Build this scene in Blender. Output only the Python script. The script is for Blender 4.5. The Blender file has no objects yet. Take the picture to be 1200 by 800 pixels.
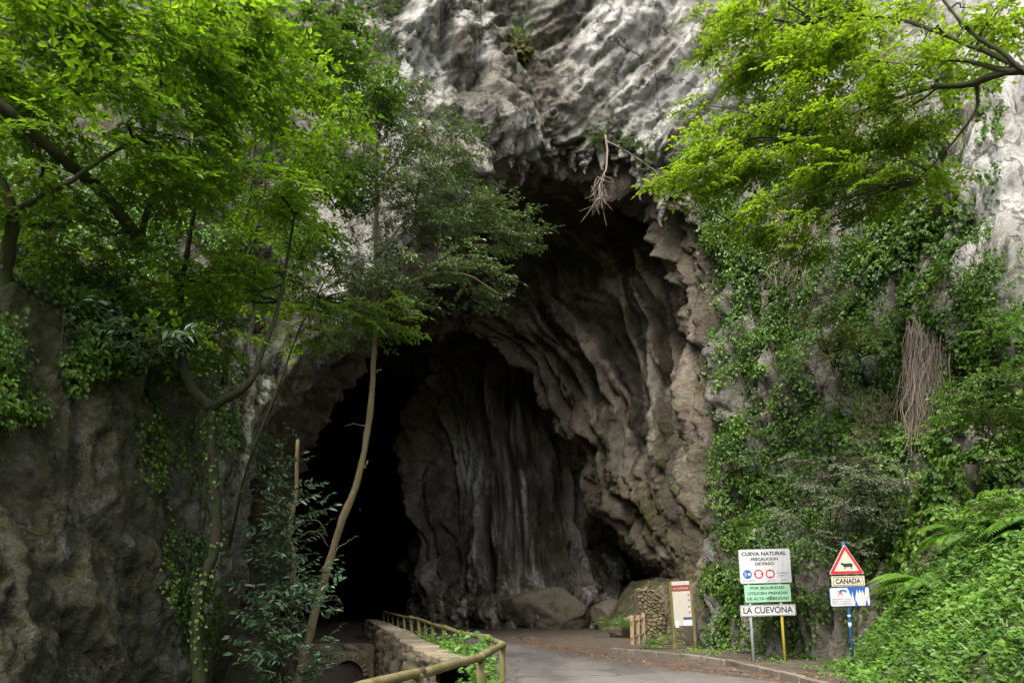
import bpy, bmesh, math, random
import numpy as np
from mathutils import Vector, Matrix, Euler

# ------------------------------------------------------------------ camera, light, exposure
sc = bpy.context.scene
C = sc.collection
F_PX, PITCH, CY = 900.0, math.radians(8.0), 573.5
cam_d = bpy.data.cameras.new('camera')
cam = bpy.data.objects.new('camera', cam_d); C.objects.link(cam)
cam_d.sensor_width = 36.0; cam_d.lens = 27.0
cam_d.shift_y = (CY - 400.0) / 1200.0
cam_d.clip_end = 2000.0; cam_d.clip_start = 0.05
cam.location = (0, 0, 1.6)
cam.rotation_euler = (math.radians(90) + PITCH, 0, 0)
sc.camera = cam

SUN_EL, SUN_AZ = math.radians(54), math.radians(203)   # azimuth the light comes from, clockwise from +Y
w = bpy.data.worlds.new('World'); sc.world = w; w.use_nodes = True
nt = w.node_tree
bg = nt.nodes['Background']; bg.inputs['Strength'].default_value = 0.15
sky = nt.nodes.new('ShaderNodeTexSky'); sky.sky_type = 'NISHITA'; sky.sun_disc = False
sky.sun_elevation = SUN_EL; sky.sun_rotation = SUN_AZ
sky.air_density = 1.0; sky.dust_density = 4.0; sky.ozone_density = 0.6
hs = nt.nodes.new('ShaderNodeHueSaturation'); hs.inputs['Saturation'].default_value = 0.32   # thin cloud whitens the sky
nt.links.new(sky.outputs[0], hs.inputs['Color']); nt.links.new(hs.outputs[0], bg.inputs[0])
sun_d = bpy.data.lights.new('sun', 'SUN'); sun_d.energy = 1.5; sun_d.angle = math.radians(32)
sun_d.color = (1.0, 0.93, 0.81)
sun = bpy.data.objects.new('sun', sun_d); C.objects.link(sun)
sdir = Vector((math.sin(SUN_AZ) * math.cos(SUN_EL), math.cos(SUN_AZ) * math.cos(SUN_EL), math.sin(SUN_EL)))
sun.rotation_euler = sdir.to_track_quat('Z', 'Y').to_euler()
sun.location = sdir * 60
sc.view_settings.view_transform = 'Standard'; sc.view_settings.look = 'None'
sc.view_settings.exposure = 1.95; sc.view_settings.gamma = 1.0
sc.cycles.max_bounces = 7; sc.cycles.diffuse_bounces = 6; sc.cycles.transmission_bounces = 5
sc.cycles.use_denoising = True

# ------------------------------------------------------------------ helpers
RNG = np.random.default_rng(7)
def U(px, py, d):
    """world point on the vertical plane Y = d that photo pixel (px, py) looks at"""
    xc = (px - 600.0) / F_PX; yc = (CY - py) / F_PX
    k = d / (math.cos(PITCH) - yc * math.sin(PITCH))
    return np.array([xc * k, d, 1.6 + (math.sin(PITCH) + yc * math.cos(PITCH)) * k])
def to_px(P):
    P = np.asarray(P, float)
    y = P[..., 1] * math.cos(PITCH) + (P[..., 2] - 1.6) * math.sin(PITCH)
    v = -P[..., 1] * math.sin(PITCH) + (P[..., 2] - 1.6) * math.cos(PITCH)
    y = np.where(y > 0.1, y, 0.1)
    return 600 + F_PX * P[..., 0] / y, CY - F_PX * v / y

_g = np.random.default_rng(99).normal(size=(256, 3)); _g /= np.linalg.norm(_g, axis=1)[:, None]; _g = _g.astype(np.float32)
def perlin(P, seed=0):
    P = np.asarray(P, np.float32); i = np.floor(P); f = P - i; i = i.astype(np.int64)
    u = f * f * f * (f * (f * 6 - 15) + 10)
    out = 0
    for dx in (0, 1):
        wx = u[..., 0] if dx else 1 - u[..., 0]
        for dy in (0, 1):
            wy = u[..., 1] if dy else 1 - u[..., 1]
            for dz in (0, 1):
                wz = u[..., 2] if dz else 1 - u[..., 2]
                h = ((i[..., 0] + dx) * 73856093) ^ ((i[..., 1] + dy) * 19349663) ^ ((i[..., 2] + dz) * 83492791) ^ (seed * 2654435761)
                h = (h ^ (h >> 13)) * 1274126177
                g = _g[((h ^ (h >> 16)) & 255)]
                out = out + wx * wy * wz * (g[..., 0] * (f[..., 0] - dx) + g[..., 1] * (f[..., 1] - dy) + g[..., 2] * (f[..., 2] - dz))
    return out * 1.5
def fbm(P, seed=0, oct=4, gain=0.5):
    a, s, o = 1.0, 0, 0
    for k in range(oct):
        o = o + a * perlin(P * (2.03 ** k), seed + k); s += a; a *= gain
    return o / s
def billow(P, seed=0): return np.abs(perlin(P, seed)) * 2 - 0.5
def worley(u, v, seed=0, jit=.85):
    iu, iv = np.floor(u).astype(np.int64), np.floor(v).astype(np.int64)
    f1 = np.full(u.shape, 9.0); f2 = np.full(u.shape, 9.0); idd = np.zeros(u.shape)
    for a in (-1, 0, 1):
        for b in (-1, 0, 1):
            h = ((iu + a) * 73856093) ^ ((iv + b) * 19349663) ^ (seed * 83492791); h = (h ^ (h >> 13)) * 1274126177; h = h ^ (h >> 16)
            cu = iu + a + .5 + jit * ((h & 1023) / 1023 - .5); cv = iv + b + .5 + jit * (((h >> 10) & 1023) / 1023 - .5)
            d = np.hypot(u - cu, v - cv); near = d < f1
            f2 = np.where(near, f1, np.minimum(f2, d)); idd = np.where(near, ((h >> 20) & 255) / 255, idd); f1 = np.where(near, d, f1)
    return f1, f2, idd
def sstep(a, b, x):
    t = np.clip((x - a) / (b - a), 0, 1); return t * t * (3 - 2 * t)

def build(name, V, faces, mats, parent=None, smooth=True, attrs=None, midx=None):
    """faces: list of (n,k) integer arrays"""
    me = bpy.data.meshes.new(name)
    V = np.asarray(V, np.float32)
    me.vertices.add(len(V)); me.vertices.foreach_set('co', V.ravel())
    loops = np.concatenate([f.ravel() for f in faces]).astype(np.int32)
    sizes = np.concatenate([np.full(len(f), f.shape[1], np.int32) for f in faces])
    starts = np.concatenate([[0], np.cumsum(sizes)[:-1]]).astype(np.int32)
    me.loops.add(len(loops)); me.loops.foreach_set('vertex_index', loops)
    me.polygons.add(len(sizes)); me.polygons.foreach_set('loop_start', starts)
    try: me.polygons.foreach_set('loop_total', sizes)
    except Exception: pass
    if midx is not None: me.polygons.foreach_set('material_index', np.asarray(midx, np.int32))
    me.polygons.foreach_set('use_smooth', np.full(len(sizes), smooth, bool))
    for k, a in (attrs or {}).items():
        at = me.attributes.new(k, 'FLOAT', 'POINT'); at.data.foreach_set('value', np.asarray(a, np.float32).ravel())
    me.update(calc_edges=True); me.validate()
    for m in (mats if isinstance(mats, (list, tuple)) else [mats]): me.materials.append(m)
    o = bpy.data.objects.new(name, me); C.objects.link(o)
    if parent: o.parent = parent
    return o
def tag(o, label=None, cat=None, group=None, kind=None):
    if label: o['label'] = label
    if cat: o['category'] = cat
    if group: o['group'] = group
    if kind: o['kind'] = kind
    return o
def empty(name, loc, label, cat, group=None, rot=(0, 0, 0)):
    o = bpy.data.objects.new(name, None); C.objects.link(o); o.empty_display_size = 0.2
    o.location = [float(v) for v in loc]; o.rotation_euler = rot
    return tag(o, label, cat, group)

class MB:
    def __init__(s, origin=(0, 0, 0)): s.v = []; s.f = {}; s.n = 0; s.o = np.asarray(origin, float); s.t = []; s.order = []
    def add(s, V, F, tint=0.5, m=0):
        V = np.asarray(V, float).reshape(-1, 3)
        s.v.append(V - s.o)
        s.t.append(np.broadcast_to(np.asarray(tint, float), (len(V),)))
        for f in (F if isinstance(F, list) else [F]):
            f = np.asarray(f); s.order.append((f + s.n, m))
        s.n += len(V)
    def build(s, name, mats, parent=None, smooth=True):
        V = np.concatenate(s.v)
        return build(name, V, [f for f, _ in s.order], mats, parent, smooth, {'tint': np.concatenate(s.t)},
                     np.concatenate([np.full(len(f), m) for f, m in s.order]))
    def box(s, c, size, R=None, tint=0.5, m=0, bev=0.0):
        h = np.asarray(size, float) / 2
        if bev <= 0:
            V = np.array([[x, y, z] for x in (-1, 1) for y in (-1, 1) for z in (-1, 1)]) * h
            Fq = np.array([[0, 1, 3, 2], [4, 6, 7, 5], [0, 4, 5, 1], [2, 3, 7, 6], [0, 2, 6, 4], [1, 5, 7, 3]]); F = [Fq]
        else:
            bm = bmesh.new(); bmesh.ops.create_cube(bm, size=1.0); bmesh.ops.scale(bm, vec=h * 2, verts=bm.verts)
            bmesh.ops.bevel(bm, geom=list(bm.edges), offset=bev, segments=1, affect='EDGES')
            bm.verts.index_update(); V = np.array([v.co for v in bm.verts])
            d = {}
            for f in bm.faces: d.setdefault(len(f.verts), []).append([v.index for v in f.verts])
            F = [np.array(a) for a in d.values()]; bm.free()
        if R is not None: V = V @ np.asarray(R).T
        s.add(V + np.asarray(c, float), F, tint, m)
    def tube(s, pts, rad, n=8, tint=0.5, m=0, cap=True, rough=0.0, seed=1):
        pts = np.asarray(pts, float); k = len(pts)
        rad = np.broadcast_to(np.asarray(rad, float), (k,))
        T = np.gradient(pts, axis=0); T /= np.linalg.norm(T, axis=1)[:, None] + 1e-9
        ref = np.array([0, 0, 1.0]) if abs(T[0, 2]) < 0.8 else np.array([0, 1.0, 0])
        a = np.cross(T, ref); a /= np.linalg.norm(a, axis=1)[:, None] + 1e-9; b = np.cross(T, a)
        th = np.arange(n) * 2 * math.pi / n
        V = pts[:, None] + rad[:, None, None] * (np.cos(th)[None, :, None] * a[:, None] + np.sin(th)[None, :, None] * b[:, None])
        if rough:
            nn = perlin(V.reshape(-1, 3) * (0.6 / max(rad.mean(), .02)), seed).reshape(k, n, 1)
            V = V + (V - pts[:, None]) * nn * rough
        V = V.reshape(-1, 3)
        i = np.arange(k - 1)[:, None] * n; j = np.arange(n)[None]; j2 = (j + 1) % n
        F = [np.stack([i + j, i + j2, i + n + j2, i + n + j], -1).reshape(-1, 4)]
        if cap: F += [np.arange(n)[::-1][None], ((k - 1) * n + np.arange(n))[None]]
        s.add(V, F, tint, m)
    def prism(s, out2, y0, y1, tint=0.5, m=0):
        """outline in local x,z; extruded along y from y0 (front) to y1"""
        o = np.asarray(out2, float); n = len(o)
        V = np.concatenate([np.stack([o[:, 0], np.full(n, y0), o[:, 1]], 1), np.stack([o[:, 0], np.full(n, y1), o[:, 1]], 1)])
        j = np.arange(n); j2 = (j + 1) % n
        s.add(V, [np.arange(n)[None], (n + np.arange(n))[::-1][None], np.stack([j2, j, j + n, j2 + n], 1)], tint, m)

def smooth_path(pts, n):
    """Catmull-Rom through the points, n samples"""
    p = np.asarray(pts, float); p = np.concatenate([[2 * p[0] - p[1]], p, [2 * p[-1] - p[-2]]])
    t = np.linspace(0, len(pts) - 1 - 1e-6, n); i = t.astype(int); f = (t - i)
    if p.ndim > 1: f = f[:, None]
    a, b, c, d = p[i], p[i + 1], p[i + 2], p[i + 3]
    return 0.5 * (2 * b + (c - a) * f + (2 * a - 5 * b + 4 * c - d) * f ** 2 + (3 * b - a - 3 * c + d) * f ** 3)
def grid_faces(a, b):
    i = np.arange(a - 1)[:, None] * b + np.arange(b - 1)[None]
    return np.stack([i, i + 1, i + b + 1, i + b], -1).reshape(-1, 4)
def rrect(w, h, r, cx=0, cz=0, n=4):
    o = []
    for (sx, sz, a0) in ((1, 1, 0), (-1, 1, 90), (-1, -1, 180), (1, -1, 270)):
        for k in range(n + 1):
            a = math.radians(a0 + 90 * k / n)
            o.append((cx + sx * (w / 2 - r) + r * math.cos(a), cz + sz * (h / 2 - r) + r * math.sin(a)))
    return o

# ------------------------------------------------------------------ materials
class N:
    def __init__(s, name):
        s.m = bpy.data.materials.new(name); s.m.use_nodes = True; s.t = s.m.node_tree
        s.p = s.t.nodes['Principled BSDF']; s.out = s.t.nodes['Material Output']
        s.p.inputs['Roughness'].default_value = 0.85; s.p.inputs['Specular IOR Level'].default_value = 0.25
        s.co = s.n('ShaderNodeTexCoord').outputs['Object']
    def n(s, t, **k):
        x = s.t.nodes.new(t)
        for a, b in k.items(): setattr(x, a, b)
        return x
    def l(s, a, b): s.t.links.new(a, b)
    def noise(s, scale, detail=5, rough=0.6, co=None, stretch=None):
        x = s.n('ShaderNodeTexNoise'); x.inputs['Scale'].default_value = scale; x.inputs['Detail'].default_value = detail
        x.inputs['Roughness'].default_value = rough
        c = co or s.co
        if stretch:
            mp = s.n('ShaderNodeMapping'); mp.inputs['Scale'].default_value = stretch; s.l(c, mp.inputs[0]); c = mp.outputs[0]
        s.l(c, x.inputs['Vector']); return x.outputs['Fac']
    def ramp(s, fac, stops):
        r = s.n('ShaderNodeValToRGB'); e = r.color_ramp.elements
        while len(e) < len(stops): e.new(0.5)
        for el, (p, c) in zip(e, stops):
            el.position = p; el.color = (*c, 1) if not isinstance(c, (int, float)) else (c, c, c, 1)
        s.l(fac, r.inputs[0]); return r.outputs[0]
    def mix(s, fac, a, b, mode='MIX'):
        x = s.n('ShaderNodeMix', data_type='RGBA', blend_type=mode)
        if isinstance(fac, (int, float)): x.inputs[0].default_value = fac
        else: s.l(fac, x.inputs[0])
        for v, i in ((a, 6), (b, 7)):
            if isinstance(v, tuple): x.inputs[i].default_value = (*v, 1)
            else: s.l(v, x.inputs[i])
        return x.outputs[2]
    def math(s, op, a, b=0.0, clamp=False):
        x = s.n('ShaderNodeMath', operation=op, use_clamp=clamp)
        for v, i in ((a, 0), (b, 1)):
            if isinstance(v, (int, float)): x.inputs[i].default_value = v
            else: s.l(v, x.inputs[i])
        return x.outputs[0]
    def attr(s, name): return s.n('ShaderNodeAttribute', attribute_name=name).outputs['Fac']
    def color(s, c):
        if isinstance(c, tuple): s.p.inputs['Base Color'].default_value = (*c, 1)
        else: s.l(c, s.p.inputs['Base Color'])
    def bump(s, h, strength=0.5, dist=0.05):
        b = s.n('ShaderNodeBump'); b.inputs['Strength'].default_value = strength; b.inputs['Distance'].default_value = dist
        s.l(h, b.inputs['Height']); s.l(b.outputs[0], s.p.inputs['Normal'])
    def rough(s, v):
        if isinstance(v, (int, float)): s.p.inputs['Roughness'].default_value = v
        else: s.l(v, s.p.inputs['Roughness'])

def rock_mat():
    s = N('limestone')
    n1 = s.noise(0.9, 9, 0.62); n2 = s.noise(6.5, 8, 0.7); n3 = s.noise(0.35, 5, 0.6)
    base = s.ramp(n1, [(0.32, (.10, .092, .078)), (0.45, (.22, .205, .18)), (0.58, (.36, .345, .315)), (0.74, (.46, .45, .42))])
    base = s.mix(s.ramp(n2, [(.38, .75), (.56, 0.0)]), base, (.095, .087, .074))
    n4 = s.noise(26, 7, .75)
    base = s.mix(s.ramp(n4, [(.40, .6), (.52, 0.0)]), base, (.085, .078, .066))
    base = s.mix(s.ramp(n4, [(.56, 0.0), (.70, .5)]), base, (.52, .51, .48))
    pale = s.math('MULTIPLY', s.attr('pale'), s.ramp(s.noise(2.2, 9, .7), [(.30, 0.2), (.50, 1.0)]))
    br = s.math('MULTIPLY', s.attr('brown'), s.ramp(s.noise(1.7, 8, .65), [(.3, .25), (.62, 1.0)]))
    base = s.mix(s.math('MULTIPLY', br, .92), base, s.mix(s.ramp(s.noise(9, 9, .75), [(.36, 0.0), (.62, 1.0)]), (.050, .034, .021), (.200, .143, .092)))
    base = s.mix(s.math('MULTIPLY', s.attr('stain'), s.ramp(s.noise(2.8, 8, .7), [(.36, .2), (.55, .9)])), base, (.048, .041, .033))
    vz = s.n('ShaderNodeTexVoronoi', feature='DISTANCE_TO_EDGE'); vz.inputs['Scale'].default_value = .55
    nzc = s.n('ShaderNodeTexNoise'); nzc.inputs['Scale'].default_value = .9; nzc.inputs['Detail'].default_value = 8; nzc.inputs['Roughness'].default_value = .65; s.l(s.co, nzc.inputs[0])
    mxv = s.n('ShaderNodeVectorMath', operation='MULTIPLY_ADD'); s.l(nzc.outputs['Color'], mxv.inputs[0]); mxv.inputs[1].default_value = (2.2, 2.2, 2.2); s.l(s.co, mxv.inputs[2])
    s.l(mxv.outputs[0], vz.inputs['Vector'])
    crack = s.ramp(vz.outputs['Distance'], [(.006, 1.0), (.03, 0.0)])
    al = s.math('MULTIPLY', s.attr('algae'), s.ramp(s.noise(1.3, 9, .7), [(.36, .30), (.60, 1.0)]))
    base = s.mix(al, base, s.mix(s.ramp(n4, [(.35, 0.0), (.65, 1.0)]), (.030, .029, .019), (.125, .122, .082)))
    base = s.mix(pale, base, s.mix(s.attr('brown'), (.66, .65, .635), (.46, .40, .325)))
    base = s.mix(s.math('MULTIPLY', crack, s.math('SUBTRACT', .72, s.math('MULTIPLY', s.attr('brown'), .62))), base, (.035, .031, .026))
    mo = s.math('MULTIPLY', s.attr('moss'), s.ramp(s.noise(3.2, 8, .72), [(.40, 0.0), (.56, 1.0)]))
    base = s.mix(mo, base, s.mix(n2, (.030, .036, .010), (.085, .085, .020)))
    s.color(base)
    h = s.math('ADD', s.math('MULTIPLY', s.noise(3.6, 12, .72), 1.0), s.math('MULTIPLY', n4, .30))
    s.bump(s.math('SUBTRACT', h, s.math('MULTIPLY', crack, s.math('SUBTRACT', .35, s.math('MULTIPLY', s.attr('brown'), .30)))), 1.0, .26); s.rough(.88)
    return s.m
ROCK = rock_mat()

def leaf_mat(name, dark, light, trans, tfac=0.4, rough=0.45, spec=0.35):
    s = N(name); t = s.attr('tint')
    c = s.mix(t, dark, light)
    s.color(c); s.rough(rough); s.p.inputs['Specular IOR Level'].default_value = spec
    tr = s.n('ShaderNodeBsdfTranslucent')
    k = tuple(v * .55 for v in trans)
    s.l(s.mix(t, k, trans), tr.inputs[0])
    mx = s.n('ShaderNodeMixShader'); mx.inputs[0].default_value = tfac
    s.l(s.p.outputs[0], mx.inputs[1]); s.l(tr.outputs[0], mx.inputs[2]); s.l(mx.outputs[0], s.out.inputs[0])
    return s.m
L_BRIGHT = leaf_mat('leaf_fresh', (.040, .098, .010), (.130, .235, .014), (.30, .54, .015), .48)
L_LIME = leaf_mat('leaf_lime', (.048, .108, .008), (.160, .258, .013), (.37, .58, .013), .49)
L_MID = leaf_mat('leaf_green', (.030, .070, .012), (.085, .165, .022), (.16, .32, .02), .42)
L_DARK = leaf_mat('leaf_evergreen', (.042, .075, .024), (.120, .175, .060), (.12, .22, .03), .28, .36, .5)
L_LAUREL = leaf_mat('leaf_laurel', (.040, .085, .046), (.105, .175, .090), (.08, .16, .04), .2, .3, .5)
L_IVY = leaf_mat('leaf_ivy', (.026, .065, .010), (.100, .185, .022), (.12, .26, .02), .30, .42, .32)
L_GREY = leaf_mat('leaf_grey_green', (.055, .075, .036), (.125, .150, .085), (.11, .15, .06), .25, .5)
L_GROUND = leaf_mat('leaf_ground', (.040, .100, .014), (.125, .250, .030), (.16, .36, .02), .35)
L_FERN = leaf_mat('leaf_fern', (.055, .130, .018), (.130, .260, .030), (.22, .45, .03), .4)
L_YELLOW = leaf_mat('leaf_yellow_green', (.075, .105, .018), (.155, .200, .035), (.22, .32, .03), .38)
L_DRY = leaf_mat('leaf_dry', (.075, .036, .015), (.20, .105, .045), (.18, .09, .03), .25)

def bark_mat(name, a, b, moss=None, mosslo=.5):
    s = N(name)
    n = s.noise(9, 7, .7, stretch=(1, 1, .25))
    c = s.mix(n, a, b)
    if moss: c = s.mix(s.ramp(s.noise(5, 6, .6), [(mosslo - .08, 0.0), (mosslo + .06, 1.0)]), c, moss)
    s.color(c); s.bump(n, .6, .03); s.rough(.9); return s.m
BARK = bark_mat('bark_dark', (.018, .015, .011), (.060, .048, .034), (.034, .044, .010), .50)
BARK_MOSS = bark_mat('bark_mossy', (.011, .009, .006), (.034, .027, .017), (.018, .026, .005), .52)
BARK_TAN = bark_mat('bark_tan', (.105, .080, .045), (.23, .18, .105), (.12, .12, .035), .6)
TWIG = bark_mat('twig_brown', (.035, .024, .014), (.090, .065, .040))
TWIG_GREY = bark_mat('twig_grey', (.095, .075, .058), (.27, .225, .18))
WOOD = bark_mat('weathered_wood', (.060, .046, .024), (.23, .175, .095), (.090, .090, .026), .50)
WOOD_TAN = bark_mat('tan_board_wood', (.19, .13, .075), (.36, .27, .17))

def plain(name, c, var=.25, rough=.6, scale=14, spec=.3, dirt=None):
    s = N(name); n = s.noise(scale, 6, .65)
    c2 = tuple(v * (1 - var) for v in c)
    col = s.mix(n, c2, c)
    if dirt: col = s.mix(s.ramp(s.noise(4.5, 8, .7), [(.55, 0.0), (.75, .6)]), col, dirt)
    if dirt: col = s.mix(s.ramp(s.noise(7, 7, .7, stretch=(3.0, 3.0, .35)), [(.50, 0.0), (.72, .55)]), col, dirt)
    s.color(col); s.rough(rough); s.p.inputs['Specular IOR Level'].default_value = spec
    s.bump(n, .08, .01); return s.m
SIGN_WHITE = plain('sign_white', (.44, .45, .47), .16, .5, dirt=(.22, .22, .17))
SIGN_CREAM = plain('sign_cream', (.42, .40, .31), .16, .5, dirt=(.22, .21, .13))
SIGN_GREEN = plain('sign_pale_green', (.24, .44, .30), .16, .5, dirt=(.20, .28, .18))
SIGN_BLACK = plain('sign_black', (.022, .022, .024), .2, .5)
SIGN_GREY = plain('sign_grey_print', (.20, .21, .24), .2, .5)
SIGN_RED = plain('sign_red', (.42, .018, .028), .2, .42)
SIGN_BLUE = plain('sign_blue', (.018, .075, .28), .25, .42)
SIGN_LIGHTBLUE = plain('sign_light_blue', (.30, .44, .62), .2, .42)
SIGN_MAROON = plain('sign_maroon', (.20, .040, .030), .25, .5)
STEEL = plain('galvanised_steel', (.40, .41, .42), .35, .5, dirt=(.12, .11, .10))
STEEL_YEL = plain('yellow_flaked_paint', (.52, .40, .045), .35, .6, dirt=(.32, .31, .28))
BLUE_POLE = plain('blue_painted_pole', (.020, .075, .20), .45, .45, dirt=(.09, .09, .09))
PAPER = plain('paper', (.48, .48, .52), .1, .7)

def stone_mat(name, a, b, moss, scale=7):
    s = N(name); n = s.noise(scale, 8, .68); t = s.attr('tint')
    c = s.mix(n, a, b); c = s.mix(t, c, s.mix(n, b, tuple(v * 1.25 for v in b)))
    c = s.mix(s.ramp(s.noise(2.2, 7, .7), [(.50, 0.0), (.66, .8)]), c, moss)
    s.color(c); s.bump(s.noise(16, 8, .7), .6, .04); return s.m
COPING = stone_mat('coping_stone', (.095, .080, .056), (.24, .20, .145), (.060, .060, .026))
MASONRY = stone_mat('old_masonry', (.045, .039, .027), (.135, .115, .078), (.036, .040, .014), 5)
CULVERT = stone_mat('culvert_masonry', (.12, .10, .068), (.30, .25, .17), (.085, .082, .030), 4)
RUBBLE = stone_mat('rubble_stone', (.055, .044, .028), (.145, .115, .072), (.036, .042, .013), 6)
BOULDER = stone_mat('boulder_stone', (.060, .050, .038), (.18, .15, .115), (.040, .042, .016), 3)
KERBM = stone_mat('kerb_concrete', (.070, .060, .046), (.150, .130, .104), (.055, .050, .030), 9)

def asphalt():
    s = N('asphalt')
    n = s.noise(60, 4, .7); b = s.noise(.7, 6, .6)
    c = s.mix(b, (.078, .069, .064), (.130, .116, .108)); c = s.mix(s.ramp(n, [(.4, 0.0), (.7, .5)]), c, (.15, .14, .135))
    v = s.n('ShaderNodeTexVoronoi', feature='DISTANCE_TO_EDGE'); v.inputs['Scale'].default_value = .38
    ad = s.n('ShaderNodeVectorMath', operation='ADD'); s.l(s.co, ad.inputs[0])
    nz = s.n('ShaderNodeTexNoise'); nz.inputs['Scale'].default_value = 1.3; nz.inputs['Detail'].default_value = 6; s.l(s.co, nz.inputs[0]); s.l(nz.outputs['Color'], ad.inputs[1])
    s.l(ad.outputs[0], v.inputs['Vector'])
    crack = s.ramp(v.outputs['Distance'], [(.004, 1.0), (.014, 0.0)])
    c = s.mix(s.math('MULTIPLY', crack, .8), c, (.022, .020, .018))
    big = s.noise(.55, 7, .65, stretch=(1.6, .35, 1)); c = s.mix(s.ramp(big, [(.42, .65), (.56, 0.0)]), c, (.050, .046, .044))
    pv = s.n('ShaderNodeTexVoronoi'); pv.inputs['Scale'].default_value = .22; s.l(s.co, pv.inputs['Vector']); sp = s.n('ShaderNodeSeparateColor'); s.l(pv.outputs['Color'], sp.inputs[0])
    c = s.mix(s.ramp(sp.outputs[0], [(.70, 0.0), (.72, .35)]), c, (.155, .140, .130))
    # gutter dirt along the edges, and brown growing deeper into the cave
    c = s.mix(s.math('MULTIPLY', s.attr('dirt'), s.ramp(s.noise(2.2, 8, .7), [(.36, 0.0), (.60, 1.0)])), c, (.052, .040, .030))
    s.color(c); s.bump(s.math('SUBTRACT', n, crack), .35, .012); s.rough(.82); return s.m
ASPHALT = asphalt()
def terrain_mat():
    s = N('earth_ground')
    n = s.noise(2.0, 9, .7); f = s.noise(30, 5, .7)
    dirt = s.ramp(n, [(.3, (.030, .023, .017)), (.5, (.062, .048, .036)), (.7, (.105, .086, .066))])
    dirt = s.mix(s.ramp(f, [(.55, 0.0), (.7, .7)]), dirt, (.16, .14, .12))
    veg = s.ramp(f, [(.3, (.020, .030, .008)), (.7, (.050, .080, .018))])
    s.color(s.mix(s.attr('veg'), dirt, veg)); s.bump(s.math('ADD', n, s.math('MULTIPLY', f, .4)), .7, .05); s.rough(.95); return s.m
TERRAIN = terrain_mat()
def water_mat():
    s = N('stream_water'); s.color((.02, .022, .015)); s.rough(.08); s.bump(s.noise(5, 4), .2, .02); return s.m
WATER = water_mat()

# ------------------------------------------------------------------ ground
FENCE = np.array([(-5.65, 33.7), (-4.1, 27.6), (-2.6, 21.6), (-1.53, 16.4), (-.81, 13.5), (-.33, 11.7), (-.12, 10.0), (-.37, 7.7), (-.59, 6.67), (-.94, 5.45), (-1.6, 3.6), (-2.5, 2.0)])
def xf(y): return np.interp(y, FENCE[::-1, 1], FENCE[::-1, 0])
KERB = np.array([(3.5, -6), (3.9, 2), (4.5, 8), (5.35, 12), (5.45, 14.4), (5.05, 19.2), (3.75, 22.0), (2.9, 23.3)])
def road_r(y): return np.interp(y, [-40, -6, 2, 8, 12, 14.4, 16.2, 20, 23.6, 29, 36, 42, 48, 56, 70], [2, 3.5, 3.9, 4.5, 5.35, 5.4, 4.5, 2.6, 1.35, .2, -1.0, -3.4, -7, -11, -16])
def road_l(y): return np.interp(y, [-40, -6, 2, 3.6, 5.45, 7.7, 10, 13.5, 16.4, 21.6, 27.6, 33.7, 40, 48, 56, 70], [-4, -3.5, -2.2, -1.3, -.65, -.1, .15, -.5, -1.2, -2.25, -3.75, -5.3, -8, -12, -17, -22])
def bank_x(y): return np.interp(y, [-8, 2, 8, 12, 13, 15, 17, 19, 22, 24], [4.3, 4.6, 4.95, 5.75, 5.95, 6.6, 7.3, 8.2, 9.5, 12])
def tz(X, Y):
    P = np.stack([X, Y, np.zeros_like(X)], -1)
    n = fbm(P * .6, 31, 4); n2 = perlin(P * 3.0, 37)
    z = -.012 + .02 * n2 * sstep(-.2, .5, np.maximum(X - road_r(Y), road_l(Y) - X)) + .05 * n * sstep(.5, 3, X - road_r(Y)) * sstep(22, 27, Y)
    road = (X > road_l(Y) + .25) & (X < road_r(Y) - .25)
    z = np.where(road, -.02, z)
    # raised verge behind the kerb
    kx = np.interp(Y, KERB[:, 1], KERB[:, 0])
    z = z + .115 * sstep(.12, .2, X - kx) * sstep(24.2, 23, Y)
    # right bank
    t = np.maximum(X - bank_x(Y), 0)
    slope = np.interp(Y, [0, 10, 16, 22], [1.1, 1.55, 1.45, .9])
    hb = slope * t ** 1.05; cap = 2.55
    z = z + cap * (1 - np.exp(-(hb / cap) ** 1.25)) * (1 + .3 * n) + .18 * t + .16 * n2 * sstep(0, .5, t)
    # trench with the stream on the left
    wl = xf(Y) - .55
    steep = np.where(Y > 11.3, .10, 1.6)
    tr = np.clip((wl - X) / steep, 0, 1) * ((Y > 2.0) & (Y < 27.0))
    tr = tr * sstep(2, 5, Y)
    z = z - 2.5 * tr + .12 * n * tr
    z = z + 1.9 * sstep(-3.6, -6.2, X) * tr            # foot of the left cliff
    # unseen gorge side behind the viewer, added to cut low light
    z = z + np.clip((-14 - Y) * .32, 0, 40) + np.clip((np.abs(X) - 30) * .5, 0, 45) * (Y < 5)
    return z
def ground():
    xs = np.unique(np.concatenate([np.linspace(-400, -40, 19), np.linspace(-40, -9, 25), np.arange(-9, 14, .12), np.linspace(14, 45, 25), np.linspace(45, 400, 19)]))
    ys = np.unique(np.concatenate([np.linspace(-300, -30, 15), np.linspace(-30, 1, 30), np.arange(1, 47, .12), np.linspace(47, 90, 40), np.linspace(90, 400, 16)]))
    X, Y = np.meshgrid(xs, ys)
    Z = tz(X, Y)
    veg = sstep(.05, .8, X - bank_x(Y)) + (Y < -10) + ((X < xf(Y) - .6) & (Y < 24)) * .5
    veg = np.clip(veg, 0, 1)
    o = build('terrain', np.stack([X, Y, Z], -1).reshape(-1, 3), [grid_faces(len(ys), len(xs))], TERRAIN, attrs={'veg': veg})
    tag(o, 'brown earth ground with a green bank and a stream trench', None, None, 'structure')
ground()

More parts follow.
